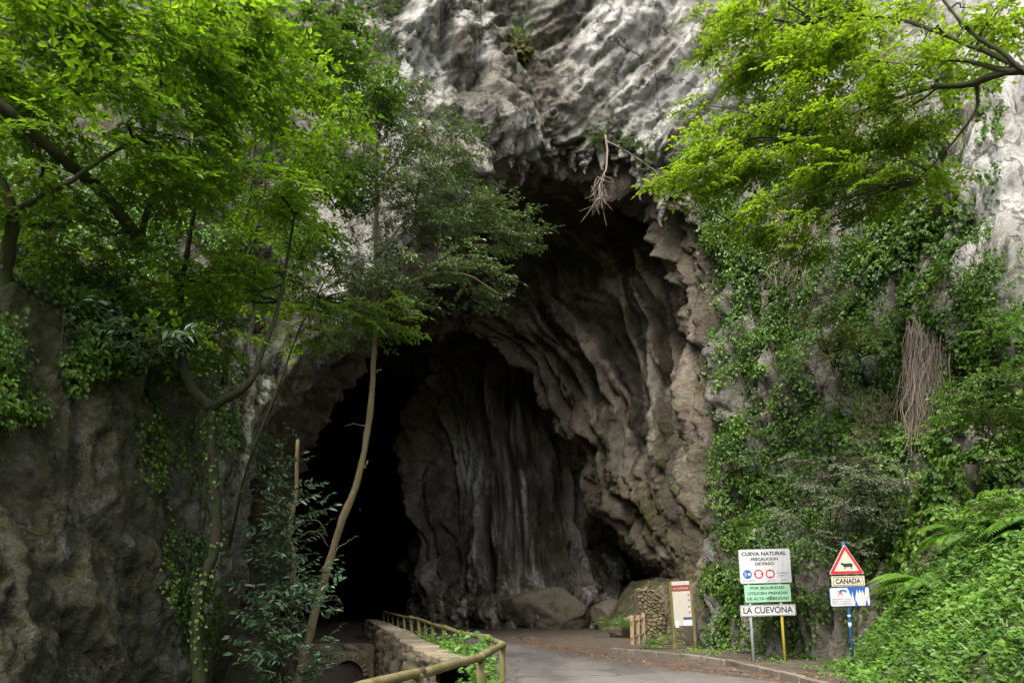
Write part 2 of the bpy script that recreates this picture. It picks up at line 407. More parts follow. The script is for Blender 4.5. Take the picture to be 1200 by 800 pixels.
def road():
    ys = np.concatenate([np.linspace(-35, 1, 30), np.arange(1.2, 50, .2), np.linspace(50, 68, 20)])
    u = np.linspace(0, 1, 40)
    l = road_l(ys)[:, None]; r = road_r(ys)[:, None]
    X = l + (r - l) * u; Y = np.repeat(ys[:, None], 40, 1)
    edge = .12 * perlin(np.stack([Y * 1.1, X * 0, X * 0 + 3], -1), 5)
    X = X + edge * (np.abs(u - .5) * 2) ** 4
    Z = .004 + .025 * (1 - (2 * u - 1) ** 2) + 0 * Y
    dirt = np.clip(sstep(.70, 1.0, u)[None] * sstep(12, 18, Y) + sstep(.12, 0, u)[None] * .9 + sstep(24, 40, Y) * .85, 0, 1)  # edge dirt, plus the same brown strengthening with distance
    o = build('road', np.stack([X, Y, Z], -1).reshape(-1, 3), [grid_faces(len(ys), 40)], ASPHALT, attrs={'dirt': dirt})
    tag(o, 'narrow grey asphalt road bending into the cave', None, None, 'structure')
road()

def kerb():
    r = empty('kerb', (0, 0, 0), 'low concrete kerb stones edging the right side of the road', None); r['kind'] = 'structure'
    path = smooth_path(KERB, 400)
    d = np.concatenate([[0], np.cumsum(np.linalg.norm(np.diff(path, axis=0), axis=1))])
    L = 1.0; k = 0; rng = np.random.default_rng(3)
    m = MB()
    while (k + 1) * L < d[-1]:
        a = np.array([np.interp(k * L + .01, d, path[:, i]) for i in (0, 1)]); b = np.array([np.interp((k + 1) * L - .01, d, path[:, i]) for i in (0, 1)])
        k += 1
        if b[1] < 4: continue
        v = b - a; ang = math.atan2(v[1], v[0]) + rng.normal(0, .012)
        R = np.array(Matrix.Rotation(ang, 3, 'Z') @ Matrix.Rotation(rng.normal(0, .012), 3, 'Y'))
        c = (a + b) / 2
        m.box((c[0] + .07, c[1] + .02, .018 + rng.normal(0, .008)), (np.linalg.norm(v), .15, .22), R, rng.random(), 0, .018)
    o = m.build('kerb_stones', KERBM, None, False)
    bpy.data.objects.remove(r)
    o.name = 'kerb'; tag(o, 'low concrete kerb stones edging the right side of the road', None, None, 'structure')
kerb()

def stream():
    ys = np.linspace(2.5, 26.8, 30)
    V = np.array([[x, y, -2.32] for y in ys for x in np.linspace(-6.5, float(xf(y)) - .6, 6)])
    tag(build('stream_water', V, [grid_faces(30, 6)], WATER), 'dark shallow stream in the trench', None, None, 'structure')
stream()

# ------------------------------------------------------------------ the cliff and the cave mouth
NET = [
 # outermost
 [(-700,1000,5),(-700,760,5),(-700,500,6),(-650,300,9),(-600,0,13),(-450,-500,17),(0,-900,19),(500,-1000,20),(900,-1000,20),(1400,-900,18),(1900,-500,13),(2000,0,11),(2000,300,10),(2000,560,9.5),(2000,900,9)],
 [(-250,960,7),(-250,760,7),(-250,550,7.4),(-250,425,8),(-220,200,12),(-100,-200,17),(250,-400,22.5),(600,-450,24.2),(850,-450,24.2),(1120,-400,22),(1400,-200,18),(1450,100,15.5),(1450,350,14),(1450,600,13),(1450,830,12)],
 [(60,930,9.8),(70,740,10),(80,590,10.3),(90,435,10.8),(115,255,14),(210,40,18),(400,-120,23.4),(600,-160,25.3),(800,-160,25.3),(960,-60,24),(1060,130,21),(1070,330,19.5),(1050,520,18.5),(1015,660,18),(1000,830,17.6)],
 [(190,890,13),(208,730,13.5),(226,590,14.5),(258,455,16.5),(312,300,19.5),(392,140,22),(505,30,24.8),(625,20,26.3),(755,20,26.2),(865,80,25.4),(915,240,24.5),(925,420,23.5),(908,570,22.6),(892,690,22),(882,830,21.6)],
 # drip line
 [(235,880,15),(252,720,16),(276,590,17.5),(322,478,19),(404,366,21.5),(492,268,24),(562,200,26),(650,180,28),(742,195,28),(802,235,27),(836,330,26.5),(846,470,26),(836,600,25.5),(822,700,25),(815,810,24.6)],
 # vault and right inner wall
 [(250,870,20),(262,720,21),(288,595,22.5),(328,488,24.5),(396,400,27.5),(470,330,31),(530,285,33),(605,262,33.5),(680,262,33.5),(745,290,33),(775,380,32.5),(790,490,32),(798,600,31.5),(796,690,31),(790,800,31)],
 # inner arch lip
 [(288,840,26),(300,720,27),(325,605,28),(360,505,30),(402,436,33),(446,399,35),(492,390,36),(546,400,37),(592,428,37.3),(633,478,37.6),(665,542,38),(695,602,38.4),(735,655,39),(756,690,39.5),(764,770,39.8)],
 # chamber behind the arch
 [(285,830,31),(290,720,32),(310,600,33),(340,480,35),(380,360,38),(430,290,41),(490,260,43),(560,260,44),(630,280,45),(700,340,45.5),(745,430,46),(775,540,46),(795,620,46),(800,690,46),(800,770,46)],
 [(270,800,44),(270,720,45),(280,620,46),(300,520,47),(340,420,50),(390,350,53),(450,320,55),(520,310,57),(590,320,58),(650,370,58),(690,450,58),(710,540,58),(720,620,58),(722,690,58),(722,760,58)],
 [(380,760,72),(380,720,72),(382,680,72),(388,640,72),(400,600,73),(420,570,74),(450,560,75),(490,555,75),(520,560,75),(545,580,75),(560,610,75),(568,640,75),(570,680,75),(570,715,75),(570,750,75)],
 [(472,765,79)]*15,
]
NRI = [12, 50, 85, 95, 110, 100, 45, 22, 14, 6]
NSI = [26, 40, 48, 52, 54, 54, 54, 54, 54, 54, 54, 52, 46, 26]
def spline_axis(A, counts):
    """Catmull-Rom along axis 0 with a chosen number of samples in each interval"""
    A = np.concatenate([[2 * A[0] - A[1]], A, [2 * A[-1] - A[-2]]])
    out = []
    for i, n in enumerate(counts):
        last = i == len(counts) - 1
        f = np.linspace(0, 1, n + 1)[:(n + 1 if last else n)].reshape(-1, *([1] * (A.ndim - 1)))
        a, b, c, d = A[i][None], A[i + 1][None], A[i + 2][None], A[i + 3][None]
        out.append(0.5 * (2 * b + (c - a) * f + (2 * a - 5 * b + 4 * c - d) * f ** 2 + (3 * b - a - 3 * c + d) * f ** 3))
    return np.concatenate(out)
def flow_coords(P, a, k=.13):
    a = np.asarray(a, float); a = a / np.linalg.norm(a, axis=-1, keepdims=True)
    t = (P * a).sum(-1, keepdims=True)
    return P - a * t * (1 - k)
def normals(G, sign=1):
    n = np.cross(np.gradient(G, axis=0), np.gradient(G, axis=1)); n /= np.linalg.norm(n, axis=-1, keepdims=True) + 1e-9
    return n * sign

def rock_detail(P, Nn, flow, top, crag, amp, calm=0.0):
    """displacement of a rock surface: draperies along the flow direction plus crags"""
    wv = np.stack([perlin(P * .16, 11), perlin(P * .16, 12), perlin(P * .16, 13)], -1)
    Pw = P + wv * 1.6
    q = flow_coords(Pw, flow)
    cf = np.clip(np.reshape(np.asarray(crag) + np.zeros(len(P)), -1) * 1.7, .10, 1); sm = 1 - cf; calm = np.asarray(calm)
    q = flow_coords(Pw, flow, .08)
    d = fbm(Pw * .13, 20, 2) * .9
    f1 = billow(q * .50, 21); f2 = billow(q * 1.15 + 5, 22); f3 = billow(q * 2.6, 23)
    d = d + (f1 * (.95 + .45 * sm) + f2 * (.68 + .35 * sm - .4 * calm) + f3 * (.34 - .26 * calm)) * (1 - crag) + calm * .5 * (f1 - .2)
    kc = np.reshape(.11 + .34 * np.clip(np.asarray(crag) + np.zeros(len(P)), 0, 1), (-1, 1)); qc = flow_coords(Pw, flow, kc)
    c1 = 1 - np.abs(perlin(qc * .42, 24)) * 2; c2 = 1 - np.abs(perlin(qc * 1.1, 25)) * 2
    d = d + (c1 * .55 + c2 * .28 * (1 - .7 * calm) - .3) * crag
    rg = np.clip(1 - 2.2 * np.abs(perlin(qc * 2.3 + 4, 33)), -.5, 1)
    ki = np.maximum(kc, (.10 + .32 * cf)[:, None]); qi = flow_coords(Pw, flow, ki)
    cr = np.clip(1 - 2.6 * np.abs(perlin(qi * 1.05 + 7, 35)), 0, 1); cr2 = np.clip(1 - 2.4 * np.abs(perlin(qi * 2.1 + 1, 36)), 0, 1)
    d = d - (cr ** 2 * .42 * (1 - .35 * calm) + cr2 ** 2 * .20 * (1 - .75 * calm)) * cf + .12 * (.4 + .6 * cf) * fbm(qi * 1.6, 38, 2)
    d = d + billow(flow_coords(Pw, flow, np.maximum(kc, .12 + .1 * cf[:, None])) * 4.2 + 2, 30) * (.15 - .08 * calm) + rg * .12 - (1 - cf) * .60 * np.clip(1 - 2.6 * np.abs(perlin(flow_coords(Pw, flow, .10) * 1.5 + 3, 39)), 0, 1) ** 1.5 + np.clip(1 - 2.2 * np.abs(perlin(flow_coords(P, flow, .5) * 5.2 + 4, 34)), -.5, 1) * .06 * crag + fbm(flow_coords(P, flow, ki * 1.3) * 2.2, 26, 3) * .22 * (.45 + .55 * cf) * (1 - .35 * calm) + billow(flow_coords(P, flow, ki) * 6.0, 27) * .075 + perlin(P * 10, 28) * .045
    return d * amp, q

FLOWS = {'down': (0, 0, -1.0), 'top': (-.62, .45, -.62), 'wall': (.14, -.42, -1.0)}
def blend(P, weights, fn):
    """evaluate fn(points, direction, index) for each flow direction and mix the results by weight"""
    out = np.zeros(len(P))
    for k, w_ in weights.items():
        i = np.where(w_ > .004)[0]
        if len(i): out[i] += w_[i] * fn(P[i], np.array([FLOWS[k]]), i)
    return out
def streaks(P, a, seed):
    return perlin(flow_coords(P, a, .09) * .8, seed) + .6 * perlin(flow_coords(P, a, .07) * 2.4, seed + 1) + .35 * perlin(flow_coords(P, a, .06) * 6.0, seed + 2)
def cliff():
    A = np.array([[U(*p) for p in ring] for ring in NET])
    G = spline_axis(A, NRI); G = spline_axis(G.transpose(1, 0, 2), NSI).transpose(1, 0, 2)
    nr, ns = G.shape[:2]
    Nn = normals(G)
    mid = G[sum(NRI[:4]) + 30, ns // 2]
    if Nn[sum(NRI[:2]), ns // 6] @ (np.array([0, 0, 3.]) - G[sum(NRI[:2]), ns // 6]) < 0: Nn = -Nn
    P = G.reshape(-1, 3); NV = Nn.reshape(-1, 3)
    px, py = to_px(P)
    u = (np.arange(nr)[:, None] + np.zeros(ns)[None]).ravel()
    c = np.concatenate([[0], np.cumsum(NRI)])
    ring = np.interp(u, c, np.arange(len(c)))                     # 0..9, 4 = drip line
    st = np.interp((np.zeros(nr)[:, None] + np.arange(ns)[None]).ravel(), np.concatenate([[0], np.cumsum(NSI)]), np.arange(15))
    top = sstep(4, 6.5, st) * sstep(10.5, 8.5, st) * sstep(5.0, 4.2, ring)
    left = sstep(5.2, 3.5, st) * sstep(4.3, 3.8, ring)
    right_in = sstep(7.2, 9, st) * sstep(3.85, 4.25, ring)
    wt = top; wr = right_in * (1 - top) * sstep(11.2, 9.6, st) * sstep(4.2, 4.9, ring); W = {'down': np.clip(1 - wt - wr, 0, 1), 'top': wt, 'wall': wr}
    crag = np.clip(.25 + .65 * left + .25 * top - .25 * right_in, 0, 1)
    calm = np.clip(top * sstep(4.05, 3.7, ring) + .6 * left, 0, 1)
    amp = np.interp(ring, [0, 1, 2, 3, 4, 5, 6, 7, 9, 10], [.8, .9, .85, .9, 1.0, 1.25, .8, 1.2, 1.2, .3])
    amp = amp * (1 - .35 * left) * (1 - .35 * sstep(5.4, 4.2, st) * sstep(3.6, 3.9, ring) * sstep(5.5, 4.8, ring))
    d = blend(P, W, lambda p, a, i: rock_detail(p, None, a, None, crag[i], 1.0, calm[i])[0]) * amp
    q = flow_coords(P, np.array([[0, 0, -1.0]]))
    # flowstone ribs hanging along the sweep of the arch on the right inner wall
    rw = sstep(6.2, 8.2, st) * sstep(3.85, 4.15, ring) * sstep(6.6, 6.0, ring)
    i = np.where(rw > .004)[0]; p = P[i]
    vv = ring[i] * 5.5 - .35 * st[i] + .55 * perlin(p * .28, 141) + .22 * perlin(p * .8, 142); uu = st[i]
    def rc(a, b, k): return np.stack([vv * a, uu * b, np.full(len(i), k)], -1)
    gap = np.clip(1 - 2.4 * np.abs(perlin(rc(.75, .55, 9.3), 147)), 0, 1)
    rib = 1.15 * billow(rc(.55, .35, .3), 143) + .95 * billow(rc(1.35, .7, 2.3), 144) + .60 * billow(rc(3.0, 1.3, 4.3), 145) + .22 * billow(rc(6.5, 3.0, 6.3), 146) - .9 * gap ** 1.5
    rib = (rib - .25) * (1 - .45 * sstep(11.2, 12.6, st[i])) - .35 * sstep(11.5, 13, st[i]) + fbm(p * .2, 148, 2) * .6 + .26 * fbm(p * 1.2, 149, 4) + .10 * billow(p * 3.2, 155) + .10 * fbm(p * 4.5, 154, 2) + .05 * perlin(p * 9, 150) - .16 * np.clip(1 - 2.6 * np.abs(perlin(flow_coords(p, np.array([[0, 0, -1.0]]), .5) * 1.7, 156)), 0, 1)
    d[i] = d[i] * (1 - .9 * rw[i]) + .9 * rw[i] * rib
    rs = .7 * perlin(rc(1.1, .3, 1.1), 151) + .8 * perlin(rc(2.6, .55, 3.1), 152) + .6 * perlin(rc(6.5, 1.3, 5.1), 153) + .25 * fbm(p * 2.0, 157, 3)
    # ragged hanging edge along the drip line
    edge = np.exp(-((ring - 4.0) / .20) ** 2) * sstep(4.5, 6, st) * sstep(10.2, 8.6, st)
    d = d + edge * billow(q * 2.0 + 9, 41) * .55
    V = P + NV * d[:, None]
    n2 = normals(V.reshape(nr, ns, 3)); n2 *= np.sign((n2 * Nn).sum(-1, keepdims=True)); NV2 = n2.reshape(-1, 3)
    # growth, stains and tones of the rock
    b1 = fbm(P * .22, 51, 3); b2 = blend(P, W, lambda p, a, i: streaks(p, a, 52)); b2[i] = b2[i] * (1 - rw[i]) + rw[i] * rs
    out = sstep(4.6, 3.9, ring)
    pale = np.clip(out * sstep(13, 21, P[:, 2]) * sstep(-.35, .2, b1 + .15) * sstep(-.45, .15, b2) * .72, 0, 1) * (1 - .3 * left)  # pale upper rock, partly in place of sunlight missing under the overhang
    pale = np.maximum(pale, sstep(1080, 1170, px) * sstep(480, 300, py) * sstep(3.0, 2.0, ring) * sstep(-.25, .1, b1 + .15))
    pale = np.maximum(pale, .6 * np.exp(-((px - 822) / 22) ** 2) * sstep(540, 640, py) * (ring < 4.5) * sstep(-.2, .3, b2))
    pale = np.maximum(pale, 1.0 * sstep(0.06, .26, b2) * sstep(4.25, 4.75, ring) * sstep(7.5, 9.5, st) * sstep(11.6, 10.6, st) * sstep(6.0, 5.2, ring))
    pale = np.maximum(pale, .9 * np.exp(-((ring - 3.55) / .55) ** 2) * sstep(5.2, 4.2, st) * sstep(-.3, .2, b1 + .4 * b2))
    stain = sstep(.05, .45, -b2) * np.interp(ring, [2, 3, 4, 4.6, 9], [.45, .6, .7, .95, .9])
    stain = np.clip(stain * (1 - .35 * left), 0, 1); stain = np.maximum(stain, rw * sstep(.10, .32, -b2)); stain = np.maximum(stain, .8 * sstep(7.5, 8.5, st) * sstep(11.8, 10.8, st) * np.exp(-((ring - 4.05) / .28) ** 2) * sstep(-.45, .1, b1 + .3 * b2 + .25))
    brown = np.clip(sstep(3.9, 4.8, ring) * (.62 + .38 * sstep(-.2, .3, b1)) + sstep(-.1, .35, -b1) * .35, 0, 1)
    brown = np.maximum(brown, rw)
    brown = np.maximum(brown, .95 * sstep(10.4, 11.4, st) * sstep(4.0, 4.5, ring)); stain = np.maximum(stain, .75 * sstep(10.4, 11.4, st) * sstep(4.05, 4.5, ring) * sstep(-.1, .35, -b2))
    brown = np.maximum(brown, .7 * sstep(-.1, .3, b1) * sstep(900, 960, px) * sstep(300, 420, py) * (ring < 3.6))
    moss = np.clip(sstep(.05, .6, NV2[:, 2]) * .8 * sstep(6.8, 5.5, ring) + left * (.35 + .4 * sstep(-.1, .3, b1)), 0, 1)
    slope_l = sstep(2.6, 3.3, st) * sstep(6.0, 5.0, st) * sstep(2.9, 2.2, ring)
    algae = np.clip(np.maximum(left * sstep(245, 205, px) * .95, slope_l) + .45 * sstep(4.0, 4.8, ring) * sstep(-.1, .3, fbm(P * .4, 58, 3)) * sstep(7.5, 9, st), 0, 1)
    pale = pale * (1 - slope_l)
    moss = np.maximum(moss, sstep(8.5, 11, st) * sstep(6.6, 5.8, ring) * sstep(-.1, .3, fbm(P * .5, 56, 3)) * sstep(3.9, 4.5, ring) * sstep(380, 560, py) * .9)
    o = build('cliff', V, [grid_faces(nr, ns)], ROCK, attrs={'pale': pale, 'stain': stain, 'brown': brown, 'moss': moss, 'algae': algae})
    tag(o, 'grey limestone cliff with the tall arched cave mouth', None, None, 'structure')
    return V, NV2, ring, st
CV, CN, CRING, CST = cliff()
CPX, CPY = to_px(CV)

def cave_wall():
    """the big fluted rock wall standing at the back of the first chamber"""
    plan = np.array([(7.5, 58), (6.6, 50), (5.9, 45.2), (4.9, 43.2), (2.2, 42.2), (-.4, 42.0), (-2.8, 42.4), (-4.6, 43.4), (-5.6, 45.6), (-5.7, 50), (-5.0, 60)])
    zs = np.concatenate([np.linspace(-1, 4, 80), np.linspace(4.05, 24, 230)])
    p = smooth_path(plan, 620)
    d = np.concatenate([[0], np.cumsum(np.linalg.norm(np.diff(p, axis=0), axis=1))]); t = np.linspace(0, d[-1], 620)
    p = np.stack([np.interp(t, d, p[:, 0]), np.interp(t, d, p[:, 1])], 1)
    Gx = np.zeros((len(zs), 620, 3)); Gx[:, :, :2] = p[None]; Gx[:, :, 2] = zs[:, None]
    # the right shoulder widens above the side passage, the foot bulges
    rt = sstep(3.5, 6.5, p[:, 0])[None]
    Gx[:, :, 0] += rt * sstep(2.6, 5.0, zs)[:, None] * 3.2
    Gx[:, :, 1] -= (np.exp(-((zs - .8) / 1.4) ** 2)[:, None]) * .9 * sstep(-4.5, -2.5, p[:, 0])[None]
    Gx[:, :, 1] -= .06 * np.maximum(zs - 6, 0)[:, None]
    Nn = normals(Gx)
    k = Nn[100, 300]
    if k[1] > 0: Nn = -Nn
    P = Gx.reshape(-1, 3); NV = Nn.reshape(-1, 3)
    fl = np.array([.10, 0, -1.0])[None] * np.ones((len(P), 1))
    dd, q = rock_detail(P, NV, fl, 0, sstep(3.5, 1.0, P[:, 2]) * .8, 1.5)
    V = P + NV * dd[:, None]
    n2 = normals(V.reshape(Gx.shape)); n2 *= np.sign((n2 * Nn).sum(-1, keepdims=True)); NV2 = n2.reshape(-1, 3)
    b2 = streaks(P, np.array([[.10, 0, -1.0]]), 62); b1 = fbm(P * .3, 64, 3)
    pale = sstep(-.15, .3, b2) * 1.0 * sstep(14, 8, P[:, 2]); stain = sstep(.1, .5, -b2) * .7
    brown = np.clip(.25 + .55 * sstep(-.1, .3, b1), 0, 1); moss = sstep(-.05, .3, fbm(P * .35, 66, 3)) * .75 + sstep(.1, .6, NV2[:, 2]) * .6 * (P[:, 2] < 3)
    o = build('cave_wall', V, [grid_faces(len(zs), 620)], ROCK, attrs={'pale': pale, 'stain': stain, 'brown': brown, 'moss': np.clip(moss, 0, 1)})
    tag(o, 'fluted brown rock wall at the back of the cave mouth', None, None, 'structure')
cave_wall()

def rock_at(px, py, rmax=4.4):
    k = np.where((CRING < rmax) & (CRING > .6))[0]
    return CV[k[np.argmin((CPX[k] - px) ** 2 + (CPY[k] - py) ** 2)]]
# ------------------------------------------------------------------ stones and masonry
def lump(m, c, size, seed, n=3, amp=.28, tint=.5, freq=1.6):
    bm = bmesh.new(); bmesh.ops.create_icosphere(bm, subdivisions=n, radius=1.0)
    V = np.array([v.co for v in bm.verts]); F = np.array([[v.index for v in f.verts] for f in bm.faces]); bm.free()
    V = np.sign(V) * np.abs(V) ** .8
    k = 1 + amp * fbm(V * freq + seed * 7.3, seed, 4) + amp * .5 * billow(V * freq * .9 + seed * 3.1, seed + 3)
    m.add(V * k[:, None] * np.asarray(size) + np.asarray(c, float), F, tint)
def facet(m, c, size, seed, tint=.3):
    rng = np.random.default_rng(seed); bm = bmesh.new(); bmesh.ops.create_icosphere(bm, subdivisions=5, radius=1.0)
    V = np.array([v.co for v in bm.verts]); F = np.array([[v.index for v in f.verts] for f in bm.faces]); bm.free()
    n = rng.normal(size=(17, 3)); n /= np.linalg.norm(n, axis=1)[:, None]; h = rng.uniform(.62, 1.0, 17)
    r = np.minimum((h[None] / np.maximum(V @ n.T, .12)).min(1), 1.25)
    r = r + .10 * fbm(V * 2.2 + seed, seed, 5) + .04 * fbm(V * 8, seed + 1, 3)
    m.add(V * r[:, None] * np.asarray(size) + np.asarray(c, float), F, tint)
def boulder(px, py, d, size, seed, label):
    c = U(px, py, d); c[2] = min(max(c[2], size[2] * .35), size[2] * .6)
    m = MB(c); facet(m, c, size, seed)
    o = m.build('boulder', BOULDER); o.location = c; tag(o, label, 'boulder', 'boulders at the foot of the cave wall')
boulder(640, 716, 41.4, (2.3, 1.3, 1.5), 4, 'largest rounded brown boulder at the foot of the fluted cave wall')
boulder(712, 712, 40.2, (.75, .8, 1.0), 9, 'middle sized boulder at the left side of the small dark side passage')
boulder(738, 733, 33.0, (.75, .6, .5), 13, 'smallest low boulder behind the short picket fence')

WALL_Y = (11.6, 33.0)
def parapet():
    r = empty('stone_wall', (float(xf(20)) - .5, 20, 0), 'old stone retaining wall with pale coping beside the stream trench', 'wall')
    o0 = np.array(r.location)
    ys = np.linspace(*WALL_Y, 520); zs = np.linspace(-2.7, .60, 60)
    x = xf(ys) - .30; nrm_y = .25
    # body: outer (trench) face, top, inner face
    front = np.stack([np.repeat((x - .44)[:, None], 60, 1), np.repeat(ys[:, None], 60, 1), np.repeat(zs[None], 520, 0)], -1)
    back = np.stack([x + .02, ys, np.full(520, .60)], -1)[:, None]; back2 = np.stack([x + .02, ys, np.full(520, -.2)], -1)[:, None]
    G = np.concatenate([front, back, back2], 1)
    P = front.reshape(-1, 3)
    wu, wv = P[:, 1] * 2.1 + .5 * perlin(P * .9, 72), P[:, 2] * 3.6 + .6 * perlin(P * np.array([.5, .6, .8]), 70)
    f1, f2, sid = worley(wu, wv, 7)
    bulge = .085 * sstep(.02, .30, f2 - f1) * (.6 + .7 * sid) + .14 * fbm(P * 1.1, 71, 4) + .03 * perlin(P * 6, 74)
    buttress = .16 * (np.abs(((P[:, 1] - 14.2) / 3.3 + .5) % 1 - .5) < .085) * sstep(-1.6, .1, P[:, 2])
    G[:, :60, 0] -= (bulge + buttress).reshape(520, 60)
    G -= o0
    tint = np.zeros((520, 62)); tint[:, :60] = (sid ** 2 * .7).reshape(520, 60)
    build('wall_body', G.reshape(-1, 3), [grid_faces(520, 62)], MASONRY, r, attrs={'tint': tint})
    rng = np.random.default_rng(5); y = WALL_Y[0] - .2
    m = MB(o0)
    while y < WALL_Y[1]:
        L = rng.uniform(.7, 1.25); yc = y + L / 2
        s = float(xf(yc + .3) - xf(yc - .3)) / .6
        R = np.array(Matrix.Rotation(-math.atan(s), 3, 'Z') @ Matrix.Rotation(rng.normal(0, .02), 3, 'X') @ Matrix.Rotation(rng.normal(0, .025), 3, 'Y'))
        m.box((float(xf(yc)) - .52 + rng.normal(0, .02), yc, .645 + rng.normal(0, .012)), (.52 + rng.normal(0, .02), L - .015, .12), R, rng.random() * .9, 0, .022)
        y += L
    m.build('coping', COPING, r, False)
parapet()

def culvert():
    r = empty('stone_culvert', (-4.2, 27, -1), 'low mossy stone culvert with a dark round arch across the stream trench', 'culvert')
    o0 = np.array(r.location)
    cx = (413 - 600) / 900 * 27.0 + .02; rad = .52; ztop = -.53; zc = ztop - rad
    X0, X1 = -7.4, float(xf(27)) - .55
    xs = np.unique(np.concatenate([np.linspace(X0, cx - rad, 40), np.linspace(cx - rad, cx + rad, 41), np.linspace(cx + rad, X1, 20)]))
    V, Fs = [], []
    nz = 26; top = .02
    cols = []
    for x in xs:
        inside = abs(x - cx) < rad - 1e-6
        zb = zc + math.sqrt(max(rad ** 2 - (x - cx) ** 2, 0)) if abs(x - cx) <= rad + 1e-6 else -2.8
        if abs(abs(x - cx) - rad) < 1e-6: zb = zc
        cols.append((x, zb))
    # wall front as columns (arch opening left out), with a barrel going back
    m = MB(o0)
    for (xa, za), (xb, zb) in zip(cols[:-1], cols[1:]):
        ins = abs((xa + xb) / 2 - cx) < rad
        a0, b0 = (za, zb) if ins else (-2.8, -2.8)
        k = np.linspace(0, 1, nz)
        A = np.stack([np.full(nz, xa), np.full(nz, 26.9), a0 + (top - a0) * k], 1); B = np.stack([np.full(nz, xb), np.full(nz, 26.9), b0 + (top - b0) * k], 1)
        VV = np.concatenate([A, B]); VV[:, 1] -= .07 * fbm(VV * 2.5, 75, 3) + .05 * billow(VV * np.array([2.2, 1, 3.8]), 76)
        i = np.arange(nz - 1); m.add(VV, np.stack([i, i + nz, i + nz + 1, i + 1], 1), .2)
        m.add([[xa, 26.9, top], [xb, 26.9, top], [xb, 27.4, top], [xa, 27.4, top]], np.array([[0, 1, 2, 3]]), .2)
    m.build('wall_face', CULVERT, r)
    m = MB(o0)
    th = np.linspace(-.55, math.pi + .55, 24); th = np.linspace(0, math.pi, 24)
    prof = [(cx + rad, -2.8)] + [(cx + rad * math.cos(t), zc + rad * math.sin(t)) for t in th] + [(cx - rad, -2.8)]
    n = len(prof)
    VV = np.array([[x, y, z] for y in (26.87, 29.5) for x, z in prof]); i = np.arange(n - 1)
    m.add(VV, [np.stack([i, i + 1, i + n + 1, i + n], 1), (n + np.arange(n))[None]], 0)
    m.build('arch_barrel', MASONRY, r)
    m = MB(o0)
    for k in range(13):
        t = math.pi * (k + .5) / 13
        R = np.array(Matrix.Rotation(math.pi / 2 - t, 3, 'Y'))
        m.box((cx + (rad + .10) * math.cos(t), 26.87, zc + (rad + .10) * math.sin(t)), (.13, .16, .2), R, .3 + .3 * RNG.random(), 0, .015)
    m.build('arch_ring', CULVERT, r, False)
culvert()

def rubble_wall():
    c = U(764, 745, 30.0)
    r = empty('rubble_wall', (c[0], 30, 0), 'short rough rubble stone wall between the side passage and the information board', 'wall')
    nx, nz = 150, 220; x = np.linspace(-.62, .62, nx); z = np.linspace(-.1, 2.1, nz); X, Z = np.meshgrid(x, z)
    # the broken top and outer ends lean in; sides wrap back
    H = 1.95 + .18 * perlin(np.stack([X * 4, X * 0, X * 0], -1), 61) - .55 * sstep(.1, .62, X)
    Zt = Z / 2.1 * H
    side = sstep(.50, .62, np.abs(X)); Xs = np.sign(X) * np.minimum(np.abs(X), .52 + .02 * side)
    Y = 30 + side * .5 + sstep(.97, 1.0, Z / 2.1) * .45
    f1, f2, sid = worley(X * 5.4 + .5 * perlin(np.stack([X * 2, Z * 2, X * 0], -1), 63), Zt * 7.2 + .5 * perlin(np.stack([X * 2, Z * 2, X * 0 + 5], -1), 64), 3)
    Y = Y - .08 * sstep(.02, .26, f2 - f1) * (.5 + sid) - .08 * fbm(np.stack([X, Z, X * 0], -1) * 3, 65, 4)
    V = np.stack([X * 0 + Xs, Y - 30, Zt], -1)
    build('rubble_stones', V.reshape(-1, 3), [grid_faces(nz, nx)], RUBBLE, r, attrs={'tint': sid * .8})
rubble_wall()

def stalactites():
    rng = np.random.default_rng(12)
    root = bpy.data.objects['cliff']
    def one(px, py, L, rad, dpx=14):
        k = (CRING > 3.6) & (CRING < 4.15)
        i = np.where(k)[0][np.argmin((CPX[k] - px) ** 2 + (CPY[k] - py) ** 2)]
        p = CV[i] + np.array([0, -.05, .35])
        n = 12; t = np.linspace(0, 1, n)
        pts = p + np.stack([.10 * L * perlin(np.stack([t * 3 + px, t * 0, t * 0], 1), 3), 0 * t, -L * t], 1)
        rr = rad * (1.25 * (1 - t) ** 1.3) * (1 + .7 * perlin(np.stack([t * 4 + py, t * 0, t * 0], 1), 4)) + .03
        m = MB(); m.tube(smooth_path(pts, 30), smooth_path(rr, 30), 14, rough=.8, seed=int(px))
        m.build('stalactite', ROCK, root)
    for a in [(733, 222, 1.6, .28), (742, 250, 1.3, .2), (768, 205, 1.5, .3), (600, 185, .8, .25), (612, 205, .7, .2), (655, 190, .9, .3), (690, 195, .8, .25), (705, 175, 1.3, .3),
              (718, 205, .9, .22), (752, 230, .8, .2), (560, 165, .8, .25), (668, 205, .6, .2), (785, 215, .9, .25)]:
        one(*a)
    for k in range(16): one(rng.uniform(585, 800), rng.uniform(180, 245), rng.uniform(.35, .9), rng.uniform(.1, .22))
STAL = stone_mat('stalactite_stone', (.15, .13, .11), (.40, .37, .33), (.08, .07, .04), 6)
stalactites()

